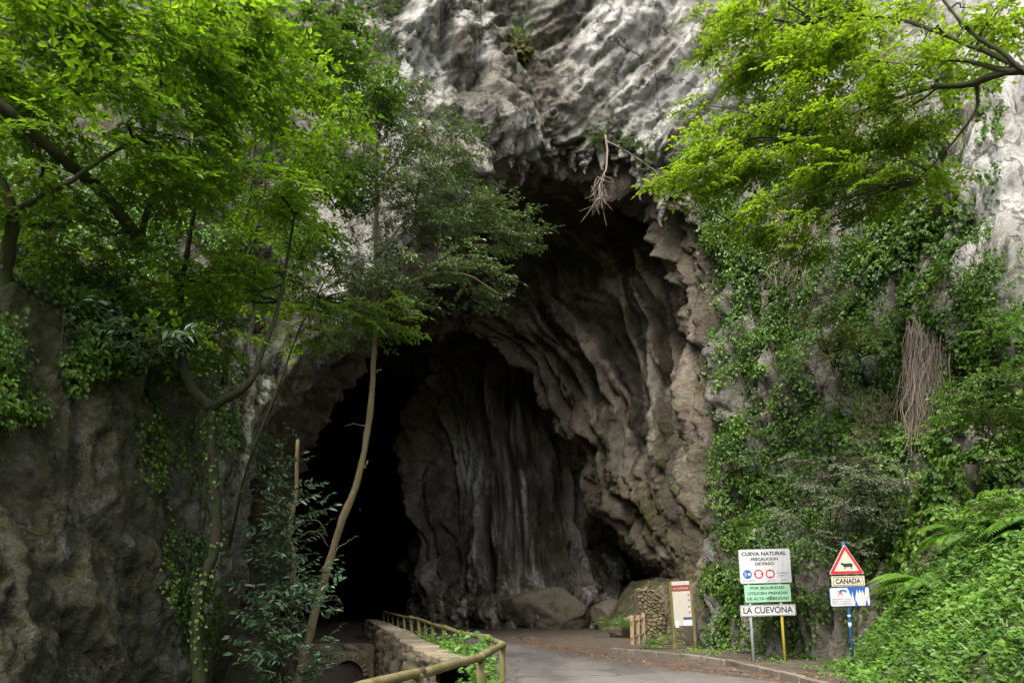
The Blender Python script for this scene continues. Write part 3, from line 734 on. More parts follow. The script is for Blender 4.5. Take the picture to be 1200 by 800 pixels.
# ------------------------------------------------------------------ leaves and plants
def leaf_kite(L=1.0, W=.45, fold=.10, droop=.12):
    V = np.array([[0, 0, 0], [.32 * L, W / 2, fold * L], [.68 * L, W * .40, fold * .7 * L - droop * .4 * L], [L, 0, -droop * L], [.68 * L, -W * .40, fold * .7 * L - droop * .4 * L], [.32 * L, -W / 2, fold * L]])
    F = np.array([[0, 3, 2, 1], [0, 5, 4, 3]]); return V, F
LK = leaf_kite(1, .5)
def basis(d, up, rng=None, roll=0.0):
    """rotation matrices (N,3,3), columns x=d, z close to up"""
    d = d / (np.linalg.norm(d, axis=-1, keepdims=True) + 1e-9)
    y = np.cross(up, d); y /= np.linalg.norm(y, axis=-1, keepdims=True) + 1e-9
    z = np.cross(d, y)
    if rng is not None and roll:
        a = rng.normal(0, roll, len(d))[:, None]
        y, z = y * np.cos(a) + z * np.sin(a), z * np.cos(a) - y * np.sin(a)
    return np.stack([d, y, z], -1)
def leaves(m, pos, R, size, tint, tmpl=LK, mat=0):
    V, F = tmpl; n = len(pos)
    VV = np.einsum('nij,vj->nvi', R, V) * np.asarray(size).reshape(-1, 1, 1) + pos[:, None]
    FF = F[None] + (np.arange(n) * len(V))[:, None, None]
    m.add(VV.reshape(-1, 3), FF.reshape(-1, F.shape[1]), np.repeat(np.broadcast_to(tint, (n,)), len(V)), mat)

def spray_template(rng, L=.75, leaf=.10, width=.5, pairs=7, side=True, droop=.25, flat=.25):
    """a leafy twig: list of leaf positions, directions, sizes plus twig polylines, in local coordinates (x out, z up)"""
    twigs = []; lp, ld, ls = [], [], []
    def run(p0, dr, length, k, lf):
        t = np.linspace(0, 1, 5)[:, None]
        pts = p0 + dr * length * t + np.array([0, 0, -droop]) * length * t ** 2
        twigs.append(pts)
        for j in range(k):
            u = (j + .6) / k; c = p0 + dr * length * u + np.array([0, 0, -droop]) * length * u ** 2
            for s in (-1, 1):
                if rng.random() < .10: continue
                a = s * rng.uniform(.6, 1.25)
                x = np.array([dr[0] * math.cos(a) - dr[1] * math.sin(a), dr[0] * math.sin(a) + dr[1] * math.cos(a), rng.normal(-.12, flat)])
                lp.append(c); ld.append(x); ls.append(lf * rng.uniform(.65, 1.2))
        lp.append(pts[-1]); ld.append(dr + np.array([0, 0, -.3])); ls.append(lf * 1.1)
    run(np.zeros(3), np.array([1., 0, 0]), L, pairs, leaf)
    if side:
        for j, u in enumerate((.2, .42, .62, .3)):
            s = (-1) ** j; a = s * rng.uniform(.6, .95)
            p = np.array([L * u, 0, -droop * L * u * u])
            run(p, np.array([math.cos(a), math.sin(a), rng.normal(0, .1)]), L * rng.uniform(.35, .6) * (1.1 - u), max(2, pairs - 3), leaf)
    return np.array(lp), np.array(ld), np.array(ls), twigs
def add_sprays(m, pos, dirs, scale, tmpls, rng, tint_fn, leafmat=0, twigmat=1, roll=.35, leaf_w=LK, up_noise=.35, twig_r=.006):
    k = len(tmpls); which = rng.integers(0, k, len(pos))
    up = np.array([0, 0, 1.0]) + rng.normal(0, .15, (len(pos), 3))
    R = basis(dirs, up, rng, roll)
    for w_ in range(k):
        idx = np.where(which == w_)[0]
        if not len(idx): continue
        lp, ld, ls, twigs = tmpls[w_]
        sc_ = np.broadcast_to(np.asarray(scale), (len(pos),))[idx]
        P = np.einsum('nij,vj->nvi', R[idx], lp) * sc_[:, None, None] + pos[idx][:, None]
        D = np.einsum('nij,vj->nvi', R[idx], ld)
        P = P.reshape(-1, 3); D = D.reshape(-1, 3)
        upn = np.einsum('nij,j->ni', R[idx], np.array([0, 0, 1.0]))
        UP = np.repeat(upn, len(lp), 0) + rng.normal(0, up_noise, P.shape)
        S = (ls[None] * sc_[:, None]).ravel() * rng.uniform(.85, 1.15, len(P))
        leaves(m, P, basis(D, UP), S, np.clip(tint_fn(P) + rng.normal(0, .16, len(P)), 0, 1), leaf_w, leafmat)
        for tw in twigs:
            T = np.einsum('nij,vj->nvi', R[idx], tw) * sc_[:, None, None] + pos[idx][:, None]
            n, q = T.shape[:2]
            tri = np.array([[0, 1, 0], [.87, -.5, 0], [-.87, -.5, 0]])
            r = twig_r * np.linspace(1, .4, q)
            VV = T[:, :, None] + np.einsum('q,tj,nij->nqti', r, tri[:, [2, 0, 1]], R[idx])
            base = (np.arange(n) * q * 3)[:, None, None]
            f = []
            for a in range(q - 1):
                for b in range(3): f.append([a * 3 + b, a * 3 + (b + 1) % 3, a * 3 + 3 + (b + 1) % 3, a * 3 + 3 + b])
            m.add(VV.reshape(-1, 3), (np.array(f)[None] + base).reshape(-1, 4), .5, twigmat)
def clumps_in(c, r, n, rng):
    v = rng.normal(size=(n, 3)); v /= np.linalg.norm(v, axis=1)[:, None]
    return np.asarray(c) + v * (rng.random((n, 1)) ** .45) * np.asarray(r)
TR = np.random.default_rng(21)
T_BROAD = [spray_template(TR, .85, .115, pairs=6) for _ in range(5)]
T_SMALL = [spray_template(TR, .70, .085, pairs=6, droop=.1, flat=.4) for _ in range(5)]
T_LAUREL = [spray_template(TR, .50, .13, pairs=5, side=False, droop=-.1, flat=.45) for _ in range(4)]
T_FINE = [spray_template(TR, .55, .06, pairs=8, droop=.1, flat=.5) for _ in range(4)]
L_NARROW = leaf_kite(1, .36, .08, .2)

def crown(m, blobs, tmpls, rng, per=7, leafw=LK, scale=1.0, center=None, tint=.5, roll=.35):
    """blobs: (centre, radii, clumps)"""
    for c, r, n in blobs:
        c = np.asarray(c); cl = clumps_in(c, r, n, rng)
        ax = c if center is None else np.asarray(center)
        for p in cl:
            base = p - c + (c - ax) * .35
            a0 = math.atan2(base[1], base[0])
            k = per + int(rng.integers(-2, 3))
            ang = a0 + rng.normal(0, .9, k)
            D = np.stack([np.cos(ang), np.sin(ang), rng.normal(-.06, .16, k)], 1)
            P = p + rng.normal(0, 1, (k, 3)) * np.array([.22, .22, .10])
            tt = tint + .3 * rng.normal()
            hz = (p[2] - c[2]) / (r[2] + 1e-6)
            add_sprays(m, P, D, scale * rng.uniform(.7, 1.2, k), tmpls, rng, lambda q, tt=tt: np.full(len(q), tt), roll=roll, leaf_w=leafw)
def limb(r, name, pts, r0, r1, mat, n=24, sides=9, rough=.35, wob=.04, seed=1):
    pts = np.asarray(pts, float)
    p = smooth_path(pts, n); t = np.linspace(0, 1, n)
    p = p + wob * np.stack([perlin(np.stack([t * 5 + seed, t * 0, t * 0 + k], 1), 80 + k) for k in range(3)], 1)
    m = MB(np.array(r.location)); m.tube(p, r0 + (r1 - r0) * t ** .8, sides, rough=rough, seed=seed)
    m.build(name, mat, r); return p
def tree(name, label, cat, base, limbs, blobs, leafm, tmpls, bark, seed, per=7, twig=TWIG, group=None, leafw=LK, scale=1.0, tint=.5, boughs=True, fur=0):
    rng = np.random.default_rng(seed)
    r = empty(name, base, label, cat, group)
    allp = []
    for i, (pts, r0, r1) in enumerate(limbs):
        allp.append(limb(r, 'trunk' if i == 0 else 'branch', pts, r0, r1, bark, n=44, sides=14, rough=.45, seed=seed + i))
    A = np.concatenate(allp)
    if boughs:
        for c, rr, n in blobs:
            for q in clumps_in(c, np.asarray(rr) * .8, 3, rng):
                j = A[np.argmin(np.linalg.norm((A - q) * np.array([1, 1, 1.3]), axis=1) + 1.2 * (A[:, 2] > q[2] + .3))]
                mid = (j + q) / 2 + rng.normal(0, .15, 3) + np.array([0, 0, .15])
                limb(r, 'branch', [j, mid, q], .030, .007, bark, 14, 6, .2, .08, seed + int(rng.integers(99)))
    m = MB(np.array(r.location)); crown(m, blobs, tmpls, rng, per, leafw, scale, A.mean(0), tint)
    for c, rr, n_ in blobs:                                        # the odd withered leaf
        k = max(2, n_ // 3); m_p = clumps_in(c, rr, k, rng); leaves(m, m_p, basis(rng.normal(size=(k, 3)) + np.array([0, 0, -1.2]), rng.normal(size=(k, 3))), rng.uniform(.06, .12, k), rng.random(k), LK, 2)
    m.build('crown', [leafm, twig, L_DRY], r, False)
    if fur:                                                       # small leaves and moss tufts clinging to the trunk
        tp = allp[0]; i = rng.integers(0, len(tp) - 1, fur); f = rng.random((fur, 1)); an = rng.uniform(0, 6.28, fur)
        o = np.stack([np.cos(an), np.sin(an), rng.normal(0, .2, fur)], 1); P = tp[i] * (1 - f) + tp[i + 1] * f + o * rng.uniform(.09, .2, (fur, 1))
        k = perlin(P * 1.6, 9) > -.1; P, o = P[k], o[k]
        mf = MB(np.array(r.location)); leaves(mf, P, basis(o * .5 + np.array([0, 0, -.7]) + rng.normal(0, .3, P.shape), o + np.array([0, 0, .4])), rng.uniform(.04, .085, len(P)), rng.random(len(P)) * .7, leaf_kite(1, .8)); mf.build('clinging_leaves', L_IVY, r, False)
    return r
def E(px, py, d, rx, ry, n, rd=None):
    """crown blob: radii given in photo pixels at that depth"""
    k = d / 900; return (U(px, py, d), (rx * k, (rd if rd else max(rx, ry) * k * .9), ry * k), n)

# --- left side
b = U(15, 400, 10.5)
tree('broadleaf_tree', 'leafy tree on the rock ledge with a mossy bough slanting down to the right', 'tree', b,
     [([U(22, 420, 10.8), U(6, 320, 10.6), U(12, 240, 10.4), U(-40, 120, 10.2), U(-60, -60, 10)], .12, .05),
      ([U(165, 285, 11.6), U(120, 225, 11), U(65, 180, 10.2), U(5, 128, 9.6), U(-70, 60, 9.2)], .095, .075),
      ([U(10, 250, 10.4), U(60, 225, 10.2), U(115, 190, 10.4), U(180, 150, 10.8)], .05, .02),
      ([U(165, 285, 11.6), U(185, 200, 11.8), U(200, 120, 12), U(212, 20, 12)], .05, .03)],
     [E(50, 40, 10, 90, 60, 11), E(170, 50, 10.5, 100, 60, 13), E(120, 140, 10.5, 110, 50, 10), E(25, 190, 9.8, 60, 50, 4), E(215, 195, 11, 80, 40, 8), E(270, 60, 11.5, 80, 60, 11), E(110, 280, 11.6, 110, 45, 7),
      (np.array([-6.8, 6.6, 9.6]), np.array([2.6, 2.2, 1.6]), 16), (np.array([-8.0, 8.6, 9.0]), np.array([2.0, 2.0, 1.8]), 16)],  # unseen crown blobs added out of frame to shade the left cliff
     L_BRIGHT, T_BROAD, BARK, 31, tint=.4, scale=1.1)
b = U(240, 840, 12.0)
tree('mossy_tree', 'mossy dark trunk forking in front of the left cliff edge', 'tree', b,
     [([U(236, 850, 12), U(231, 740, 12), U(236, 690, 12), U(252, 640, 12), U(249, 540, 12), U(248, 475, 12)], .10, .075),
      ([U(248, 478, 12), U(225, 455, 12), U(214, 420, 12.1), U(210, 370, 12.3), U(222, 280, 12.4), U(240, 150, 12.5)], .10, .03),
      ([U(249, 478, 12), U(275, 462, 11.9), U(298, 440, 11.8), U(310, 405, 11.9), U(330, 340, 12.4), U(345, 250, 12.8)], .075, .02)],
     [E(235, 310, 12.2, 85, 40, 8), E(320, 230, 12.8, 70, 60, 9), E(330, 110, 13, 80, 70, 11), E(270, 335, 12.4, 60, 35, 5), E(235, 395, 12, 50, 25, 2)],
     L_BRIGHT, T_BROAD, BARK_MOSS, 32, tint=.4, fur=420)
b = U(290, 470, 14.5)
tree('sapling', 'thin dark sapling rising through the leaves beside the left cliff edge', 'sapling', b,
     [([U(262, 450, 14), U(275, 330, 14), U(292, 220, 14), U(305, 100, 14), U(325, -40, 14)], .055, .03),
      ([U(275, 330, 14), U(300, 270, 14), U(318, 170, 14.2), U(335, 60, 14.5)], .035, .015)],
     [E(375, 60, 15, 60, 60, 13), E(390, 190, 15.5, 55, 50, 9), E(350, 290, 15, 50, 40, 7), E(420, 110, 16, 40, 40, 6)],
     L_MID, T_BROAD, BARK, 33, tint=.4)
b = U(352, 800, 17)
tree('slender_tree', 'slender leaning tree with a tan trunk in front of the dark cave', 'tree', b,
     [([U(340, 840, 17), U(358, 765, 17), U(378, 685, 17), U(398, 615, 17), U(422, 555, 17), U(434, 480, 17), U(438, 400, 17), U(440, 300, 17), U(441, 180, 17.2), U(428, 80, 17.4)], .105, .04),
      ([U(388, 650, 17), U(404, 636, 16.9), U(420, 628, 16.8)], .018, .005), ([U(374, 700, 17), U(392, 697, 17)], .014, .008), ([U(434, 500, 17), U(415, 497, 16.9), U(404, 499, 16.9)], .012, .004), ([U(380, 676, 17), U(366, 674, 16.9)], .016, .007), ([U(424, 550, 17), U(432, 540, 17)], .022, .012), ([U(436, 440, 17), U(446, 432, 17)], .02, .01),
      ([U(440, 360, 17), U(480, 330, 17.2), U(540, 320, 17.5), U(585, 345, 17.6)], .035, .012),
      ([U(441, 300, 17), U(490, 250, 17.2), U(560, 260, 17.5), U(610, 275, 17.8)], .035, .010),
      ([U(441, 220, 17.1), U(480, 170, 17.3), U(530, 130, 17.5)], .03, .01),
      ([U(439, 340, 17), U(400, 330, 16.8), U(370, 345, 16.6)], .03, .01)],
     [E(450, 140, 17.2, 55, 50, 13), E(500, 175, 17.4, 50, 40, 13), E(480, 240, 17.2, 80, 35, 20), E(555, 265, 17.6, 55, 28, 14), E(520, 320, 17.5, 70, 26, 15), E(415, 320, 16.8, 60, 40, 13), E(440, 60, 17.4, 35, 60, 8), E(595, 272, 17.8, 22, 12, 4), E(450, 350, 17, 60, 25, 9)],
     L_DARK, T_SMALL, BARK_TAN, 34, leafw=L_NARROW, tint=.5)
tree('beech_sapling', 'thin bright green sapling leaning out along the left cliff edge beside the slender tree', 'sapling', U(268, 640, 16.2),
     [([U(268, 640, 16.2), U(285, 565, 15.9), U(312, 490, 15.5), U(345, 400, 15.2), U(370, 350, 15.2), U(400, 300, 15.4)], .035, .012)],
     [E(370, 370, 15.5, 45, 30, 8), E(420, 375, 16, 60, 25, 10)],
     L_BRIGHT, T_SMALL, BARK, 35, leafw=L_NARROW, tint=.35)
# small snags and shrubs at the cave's left edge
def twiggy(name, label, cat, base, limbs, mat, seed, twigs=()):
    r = empty(name, base, label, cat)
    for i, (p, a, b_) in enumerate(limbs): limb(r, 'trunk' if i == 0 else 'twig', p, a, b_, mat, 20, 7, .25, .03, seed + i)
    return r
twiggy('dead_sapling', 'broken bare pale sapling with thin twigs left of the slender tree', 'dead sapling', U(330, 740, 16.2),
       [([U(338, 720, 16.2), U(345, 660, 16.2), U(340, 625, 16.2), U(347, 570, 16.2), U(349, 515, 16.2)], .06, .04),
        ([U(345, 632, 16.2), U(370, 622, 16), U(385, 640, 16)], .015, .005), ([U(346, 600, 16.2), U(320, 580, 16), U(308, 578, 16)], .014, .004),
        ([U(347, 590, 16.2), U(365, 582, 16.3), U(378, 576, 16.3)], .012, .004), ([U(346, 610, 16.2), U(372, 610, 16), U(384, 628, 15.9)], .012, .004),
        ([U(347, 580, 16.2), U(330, 562, 16), U(317, 560, 16)], .012, .004)], BARK_TAN, 41)
for (px0, py0, d0, lab, sd, sz) in [(325, 800, 14.4, 'tall glossy dark green laurel shrub at the left foot of the cave mouth', 51, 1.0)]:
    rng = np.random.default_rng(sd)
    r = empty('laurel_shrub', U(px0, py0 + 30, d0), lab, 'shrub')
    tips = [(300, 640), (320, 600), (345, 650), (310, 690), (340, 700), (325, 560), (305, 760), (345, 760), (325, 740), (290, 780), (360, 690), (312, 540), (350, 785), (300, 720), (318, 660), (335, 620), (330, 680), (322, 715), (335, 775), (300, 740), (348, 700), (318, 580)]
    m = MB(np.array(r.location))
    for k, (tx, ty) in enumerate(tips):
        tx = 333 + (tx - 325) * .8
        dd = d0 + rng.normal(0, .4)
        limb(r, 'stem', [U(px0 + rng.normal(0, 8), py0 + 30, d0), (U(px0, py0, d0) + U(tx, ty, dd)) / 2 + rng.normal(0, .1, 3), U(tx, ty, dd)], .02, .006, BARK, 12, 6, .1, .03, k)
        kk = 14; P = U(tx, ty, dd) + rng.normal(0, .20, (kk, 3)); an = rng.uniform(0, 6.28, kk)
        D = np.stack([np.cos(an), np.sin(an), rng.uniform(-.1, .6, kk)], 1)
        add_sprays(m, P, D, rng.uniform(.75, 1.15, kk), T_LAUREL, rng, lambda q: np.full(len(q), .6), leaf_w=leaf_kite(1, .42), roll=.5)
    m.build('leaves', [L_LAUREL, TWIG], r, False)

# --- right side: the tree reaching in over the bank
b = np.array([9.9, 10.2, 3.6])
tree('overhanging_tree', 'fresh green tree reaching over the road side from the right bank', 'tree', b,
     [([b, b + np.array([.1, .2, 2.5]), U(1330, 160, 11.6), U(1290, 60, 12), U(1300, -150, 12.5)], .22, .10),
      ([U(1300, 100, 11.9), U(1200, 82, 13), U(1140, 98, 14.2), U(1085, 104, 15.2), U(1010, 130, 16.2), U(930, 160, 17)], .11, .02),
      ([U(1200, 82, 13), U(1130, 50, 14), U(1040, 20, 15.5), U(960, 30, 16.5)], .06, .02),
      ([U(1145, 96, 14.2), U(1145, 125, 14.3), U(1130, 150, 14.5), U(1105, 180, 15), U(1070, 215, 15.8)], .04, .012),
      ([U(1185, 84, 13.2), U(1120, 70, 14.5), U(1070, 75, 15.5), U(1000, 70, 16.4)], .05, .015),
      ([U(1210, 90, 12.9), U(1170, 60, 13), U(1120, 20, 13.2), U(1080, -40, 13.5)], .05, .02)],
     [E(1000, 40, 16, 90, 40, 15), E(910, 60, 16.6, 70, 45, 12), E(870, 130, 17, 75, 45, 11), E(960, 120, 16.6, 80, 40, 13), E(820, 190, 17.4, 50, 30, 5), E(1040, 110, 15.6, 70, 50, 9),
      E(940, 190, 17, 90, 40, 13), E(1100, 60, 14.6, 80, 50, 7), E(1160, 20, 13.5, 60, 30, 5), E(1010, 220, 16.6, 80, 35, 8), E(900, 250, 17.2, 50, 25, 5), E(850, 30, 17.2, 40, 30, 5), E(960, -10, 16, 150, 20, 12), E(950, 265, 17, 50, 25, 6), E(1060, 190, 15.6, 60, 35, 6), E(1010, 160, 16.4, 70, 35, 8), E(880, 190, 17.2, 60, 30, 6)],
     L_LIME, T_BROAD, BARK, 61, per=7, scale=1.0, tint=.55)

# --- creepers on the rock
def region_mask(px, py, pts, soft=18):
    """soft union of ellipses given in photo pixels on the cliff"""
    o = np.zeros(len(px))
    for (cx, cy, rx, ry) in pts:
        o = np.maximum(o, 1 - sstep(.75, 1.15, np.sqrt(((px - cx) / rx) ** 2 + ((py - cy) / ry) ** 2)))
    return o
def ivy(label, blobs, n, seed, mat=L_IVY, size=.12, rmax=4.6, rmin=0.5, dens=.0, off=.12, more=2.5, cat='ivy', name='ivy'):
    n = int(n * more); size = size * .84
    rng = np.random.default_rng(seed)
    k = (CRING < rmax) & (CRING > rmin) & (CN[:, 1] < .6)
    idx = np.where(k)[0]
    w_ = region_mask(CPX[idx], CPY[idx], blobs)
    w_ = w_ * sstep(dens, dens + .12, fbm(CV[idx] * .9, seed, 3) + .15)
    idx = idx[w_ > .02]; w_ = w_[w_ > .02]
    # weight by the area each vertex stands for
    p = w_ / w_.sum(); ch = rng.choice(idx, n, p=p)
    layer = rng.random(n)
    P = CV[ch] + CN[ch] * (off * layer[:, None] * 2.2) + rng.normal(0, .035, (n, 3))
    c0 = P.mean(0); c0[2] = P[:, 2].min()
    D = np.array([0, 0, -1.0]) * .8 + CN[ch] * .45 + rng.normal(0, .38, (n, 3))
    UPv = CN[ch] + np.array([0, 0, .45]) + rng.normal(0, .3, (n, 3))
    cl = perlin(P * 1.3, seed + 5) * .8
    r = empty(name, c0, label, cat)
    m = MB(c0)
    leaves(m, P, basis(D, UPv), size * rng.uniform(.6, 1.25, n), np.clip(.42 + cl + .2 * (layer - .5) + rng.normal(0, .15, n), 0, 1), leaf_kite(1, .85, .08, .15))
    m.build('leaves', mat, r, False)
    # climbing stems
    for j in rng.choice(len(ch), min(10, n // 300)):
        p = CV[ch[j]]; pts = [p + CN[ch[j]] * .03]
        for s_ in range(7):
            q = pts[-1] + np.array([rng.normal(0, .08), 0, .38]); near = idx[np.argmin(((CV[idx] - q) ** 2).sum(1))]; pts.append(CV[near] + CN[near] * .03)
        ms = MB(c0); ms.tube(smooth_path(np.array(pts), 16), .014, 5); ms.build('stem', TWIG, r)
    return r
ivy('thick dark ivy curtain covering the rock just right of the cave mouth', [(858, 350, 22, 60), (862, 460, 28, 70), (856, 600, 22, 90), (880, 420, 48, 110), (880, 560, 50, 110), (868, 690, 42, 70), (850, 300, 30, 70), (920, 500, 40, 90), (860, 760, 40, 40), (900, 330, 50, 60)], 17000, 71, off=.16)
ivy('dark ivy mass high on the right cliff beneath the overhanging tree', [(1050, 300, 50, 70), (1040, 370, 55, 50), (1100, 270, 40, 60)], 6500, 72, off=.16)
ivy('thin ivy strands climbing the white rock by the right edge', [(1110, 170, 20, 130), (1160, 150, 16, 90), (1140, 330, 30, 80), (1095, 420, 25, 60), (1085, 200, 25, 60)], 5500, 73, off=.07, size=.10)
ivy('deep green ivy filling the rock behind the cattle warning sign', [(1150, 500, 70, 90), (1090, 580, 80, 80), (1120, 450, 40, 60), (1060, 650, 70, 60), (1190, 420, 40, 60)], 11000, 74, off=.14)
ivy('mixed green creeper below the grey shrub behind the three panel sign', [(930, 640, 60, 90), (960, 720, 70, 60), (1000, 480, 70, 80), (950, 400, 50, 70), (1020, 600, 60, 80), (970, 300, 60, 50), (1030, 420, 50, 60)], 13000, 75, off=.13, mat=L_MID, size=.10)
ivy('ivy draped over the dark ledge at the far left above the cliff', [(20, 420, 80, 75), (20, 340, 80, 70), (110, 375, 90, 65), (170, 330, 90, 70), (200, 400, 50, 50), (100, 250, 140, 80), (230, 250, 60, 80)], 13000, 76, off=.16, size=.085)
ivy('sparse ivy on the left cliff face around the mossy trunk', [(270, 470, 30, 60), (215, 640, 30, 90), (190, 520, 40, 60), (240, 740, 30, 50)], 2400, 77, off=.08, size=.075)
ivy('grey green creeper hanging at the upper right lip of the cave mouth', [(840, 260, 22, 50), (855, 220, 20, 40)], 1500, 78, off=.14, mat=L_IVY, size=.10)

ivy('leafy green creeper spread across the middle of the right cliff around the dry vines', [(1020, 520, 60, 70), (1060, 440, 50, 60), (960, 560, 50, 60), (1120, 380, 50, 60), (1010, 330, 50, 60), (930, 240, 40, 60), (1175, 330, 25, 60)], 6000, 79, off=.12, mat=L_MID, size=.09)

# --- ledge undergrowth on the left, standing in front of the dark slope
def cliff_shrub(name, label, px, py, d, rx, ry, n, leafm, tmpls, seed, per=7, twig=TWIG, leafw=LK, scale=1.0, tint=.5, drop=None):
    rng = np.random.default_rng(seed)
    c, rr, _ = E(px, py, d, rx, ry, n)
    base = c - np.array([0, 0, rr[2] * .95]) + np.array([0, .5 * rr[1], 0])
    r = empty(name, base, label, 'shrub')
    for q in clumps_in(c, np.asarray(rr) * .9, 8, rng):
        limb(r, 'stem', [base + rng.normal(0, .08, 3), (base + q) / 2 + rng.normal(0, .12, 3), q], .022, .006, BARK, 12, 5, .1, .04, int(rng.integers(99)))
    m = MB(base); crown(m, [(c, rr, n)], tmpls, rng, per, leafw, scale, None, tint, .5); m.build('leaves', [leafm, twig], r, False)
    return r
cliff_shrub('grey_shrub', 'airy grey green shrub growing from the rock above the two signs', 985, 580, 17.2, 64, 62, 34, L_GREY, T_FINE, 81, per=6, scale=1.1)
cliff_shrub('yellow_shrub', 'yellow green bush on the cliff below the dry hanging roots', 985, 385, 19, 38, 45, 12, L_YELLOW, T_FINE, 82)
cliff_shrub('dark_bush', 'dark green bush on the rock at the right edge above the ferns', 1165, 470, 14.5, 40, 40, 14, L_IVY, T_SMALL, 83)
cliff_shrub('small_bush', 'small bright bush on the pale rock near the right edge', 1160, 375, 15.5, 14, 16, 3, L_FERN, T_FINE, 84)
cliff_shrub('ledge_bush', 'low dull green bush on the left ledge below the slanting bough', 190, 380, 12.5, 70, 40, 12, L_MID, T_SMALL, 85, tint=.2)
cliff_shrub('shade_bush', 'shaded bush at the left ledge behind the forked trunk', 90, 290, 12.5, 80, 50, 12, L_IVY, T_SMALL, 86, tint=.2)
cliff_shrub('laurel_sprig', 'small glossy laurel bush low on the left ledge edge', 175, 395, 11, 30, 16, 4, L_LAUREL, T_LAUREL, 87, leafw=L_NARROW)
cliff_shrub('bank_bush', 'leafy bush on the bank beneath the right hand ferns', 1170, 600, 12.5, 35, 25, 9, L_FERN, T_SMALL, 88)
cliff_shrub('sign_bush', 'mid green bush directly behind the three panel sign', 935, 690, 19.6, 34, 40, 12, L_IVY, T_SMALL, 89)

# --- hanging dry roots
def hanging(name, label, px0, px1, py0, py1, d, n, seed, mat=TWIG_GREY, rad=.012, leafy=0, curl=.18):
    rng = np.random.default_rng(seed)
    d = rock_at((px0 + px1) / 2, (py0 * 2 + py1) / 3)[1] - .75
    base = U((px0 + px1) / 2, py0, d); r = empty(name, base, label, 'dry vines')
    m = MB(base)
    for k in range(n):
        x = rng.uniform(px0, px1); dd = d + rng.normal(0, .15); e = rng.uniform(.55, 1.0)
        a = U(x, py0 + rng.normal(0, 8), dd + .15); b_ = U(x + rng.normal(0, 9), py0 + (py1 - py0) * e, dd - .1)
        pts = np.array([a + (b_ - a) * t + rng.normal(0, curl * .35, 3) * np.array([1, .6, .3]) * (t > 0) for t in np.linspace(0, 1, 7)])
        rr_ = rad * rng.choice([.5, .7, 1.0, 1.7], p=[.35, .35, .2, .1]); m.tube(smooth_path(pts, 22), np.linspace(rr_, rr_ * .4, 22), 4, rng.random())
        if k % 3 == 0:
            q = pts[3]; e_ = q + np.array([rng.normal(0, .35), -.1, -rng.uniform(.1, .5)]); m.tube(smooth_path(np.array([q, (q + e_) / 2 + rng.normal(0, .08, 3), e_]), 8), rr_ * .5, 3, rng.random())
    m.build('strands', mat, r)
    if leafy:
        P = base + rng.normal(0, 1, (leafy, 3)) * np.array([(px1 - px0) * d / 1800, .2, .35]); D = np.stack([rng.normal(size=leafy), rng.normal(size=leafy), -np.ones(leafy)], 1)
        ml = MB(base); leaves(ml, P, basis(D, rng.normal(size=(leafy, 3))), rng.uniform(.06, .11, leafy), rng.random(leafy)); ml.build('leaves', L_GREY, r, False)
hanging('dry_vines', 'large grey bundle of dry hanging vines on the right cliff above the cattle sign', 1062, 1116, 390, 550, 17.5, 230, 91, curl=.22)
hanging('hanging_roots', 'tangled dry roots hanging below the overhanging tree left of the ivy mass', 905, 965, 250, 345, 20.4, 110, 92, leafy=160, curl=.4)
hanging('root_tangle', 'thin brown roots trailing over the mossy rock right of the yellow bush', 1000, 1060, 460, 580, 18.0, 26, 93, TWIG, curl=.4)

def dead_branch():
    D0 = rock_at(708, 150)[1]
    b_ = U(708, 150, D0 - 0.1); r = empty('dead_branch', b_, 'bare grey dead branch dangling from the cave lip with a green tuft', 'branch')
    rng = np.random.default_rng(94)
    limb(r, 'branch', [U(708, 150, D0 - 0.1), U(712, 185, D0 - 0.7), U(704, 215, D0 - 0.8), U(700, 235, D0 - 0.8)], .05, .02, TWIG_GREY, 20, 6, .2, .1, 3)
    limb(r, 'branch', [U(710, 165, D0 - 0.6), U(735, 178, D0 - 0.8), U(760, 195, D0 - 1.0), U(785, 215, D0 - 1.0)], .025, .01, TWIG_GREY, 20, 6, .2, .1, 4)
    m = MB(b_)
    for k in range(34):
        s_ = U(703 + rng.normal(0, 4), 205 + rng.uniform(0, 28), D0 - .8); e = s_ + np.array([rng.normal(0, .35), rng.normal(0, .3), -rng.uniform(.2, 1.0)])
        m.tube(smooth_path(np.array([s_, (s_ + e) / 2 + rng.normal(0, .12, 3), e]), 10), np.linspace(.014, .006, 10), 4)
    m.build('twigs', TWIG_GREY, r)
    m = MB(b_); rng = np.random.default_rng(95)
    for c in (U(700, 155, D0 - 0.7), U(738, 165, D0 - 0.8), U(755, 182, D0 - 1.0)):
        k = 16; an = rng.uniform(0, 6.28, k)
        add_sprays(m, c + rng.normal(0, .28, (k, 3)), np.stack([np.cos(an), np.sin(an), np.full(k, -.2)], 1), .8, T_FINE, rng, lambda q: np.full(len(q), .4))
    m.build('leaves', [L_IVY, TWIG], r, False)
dead_branch()
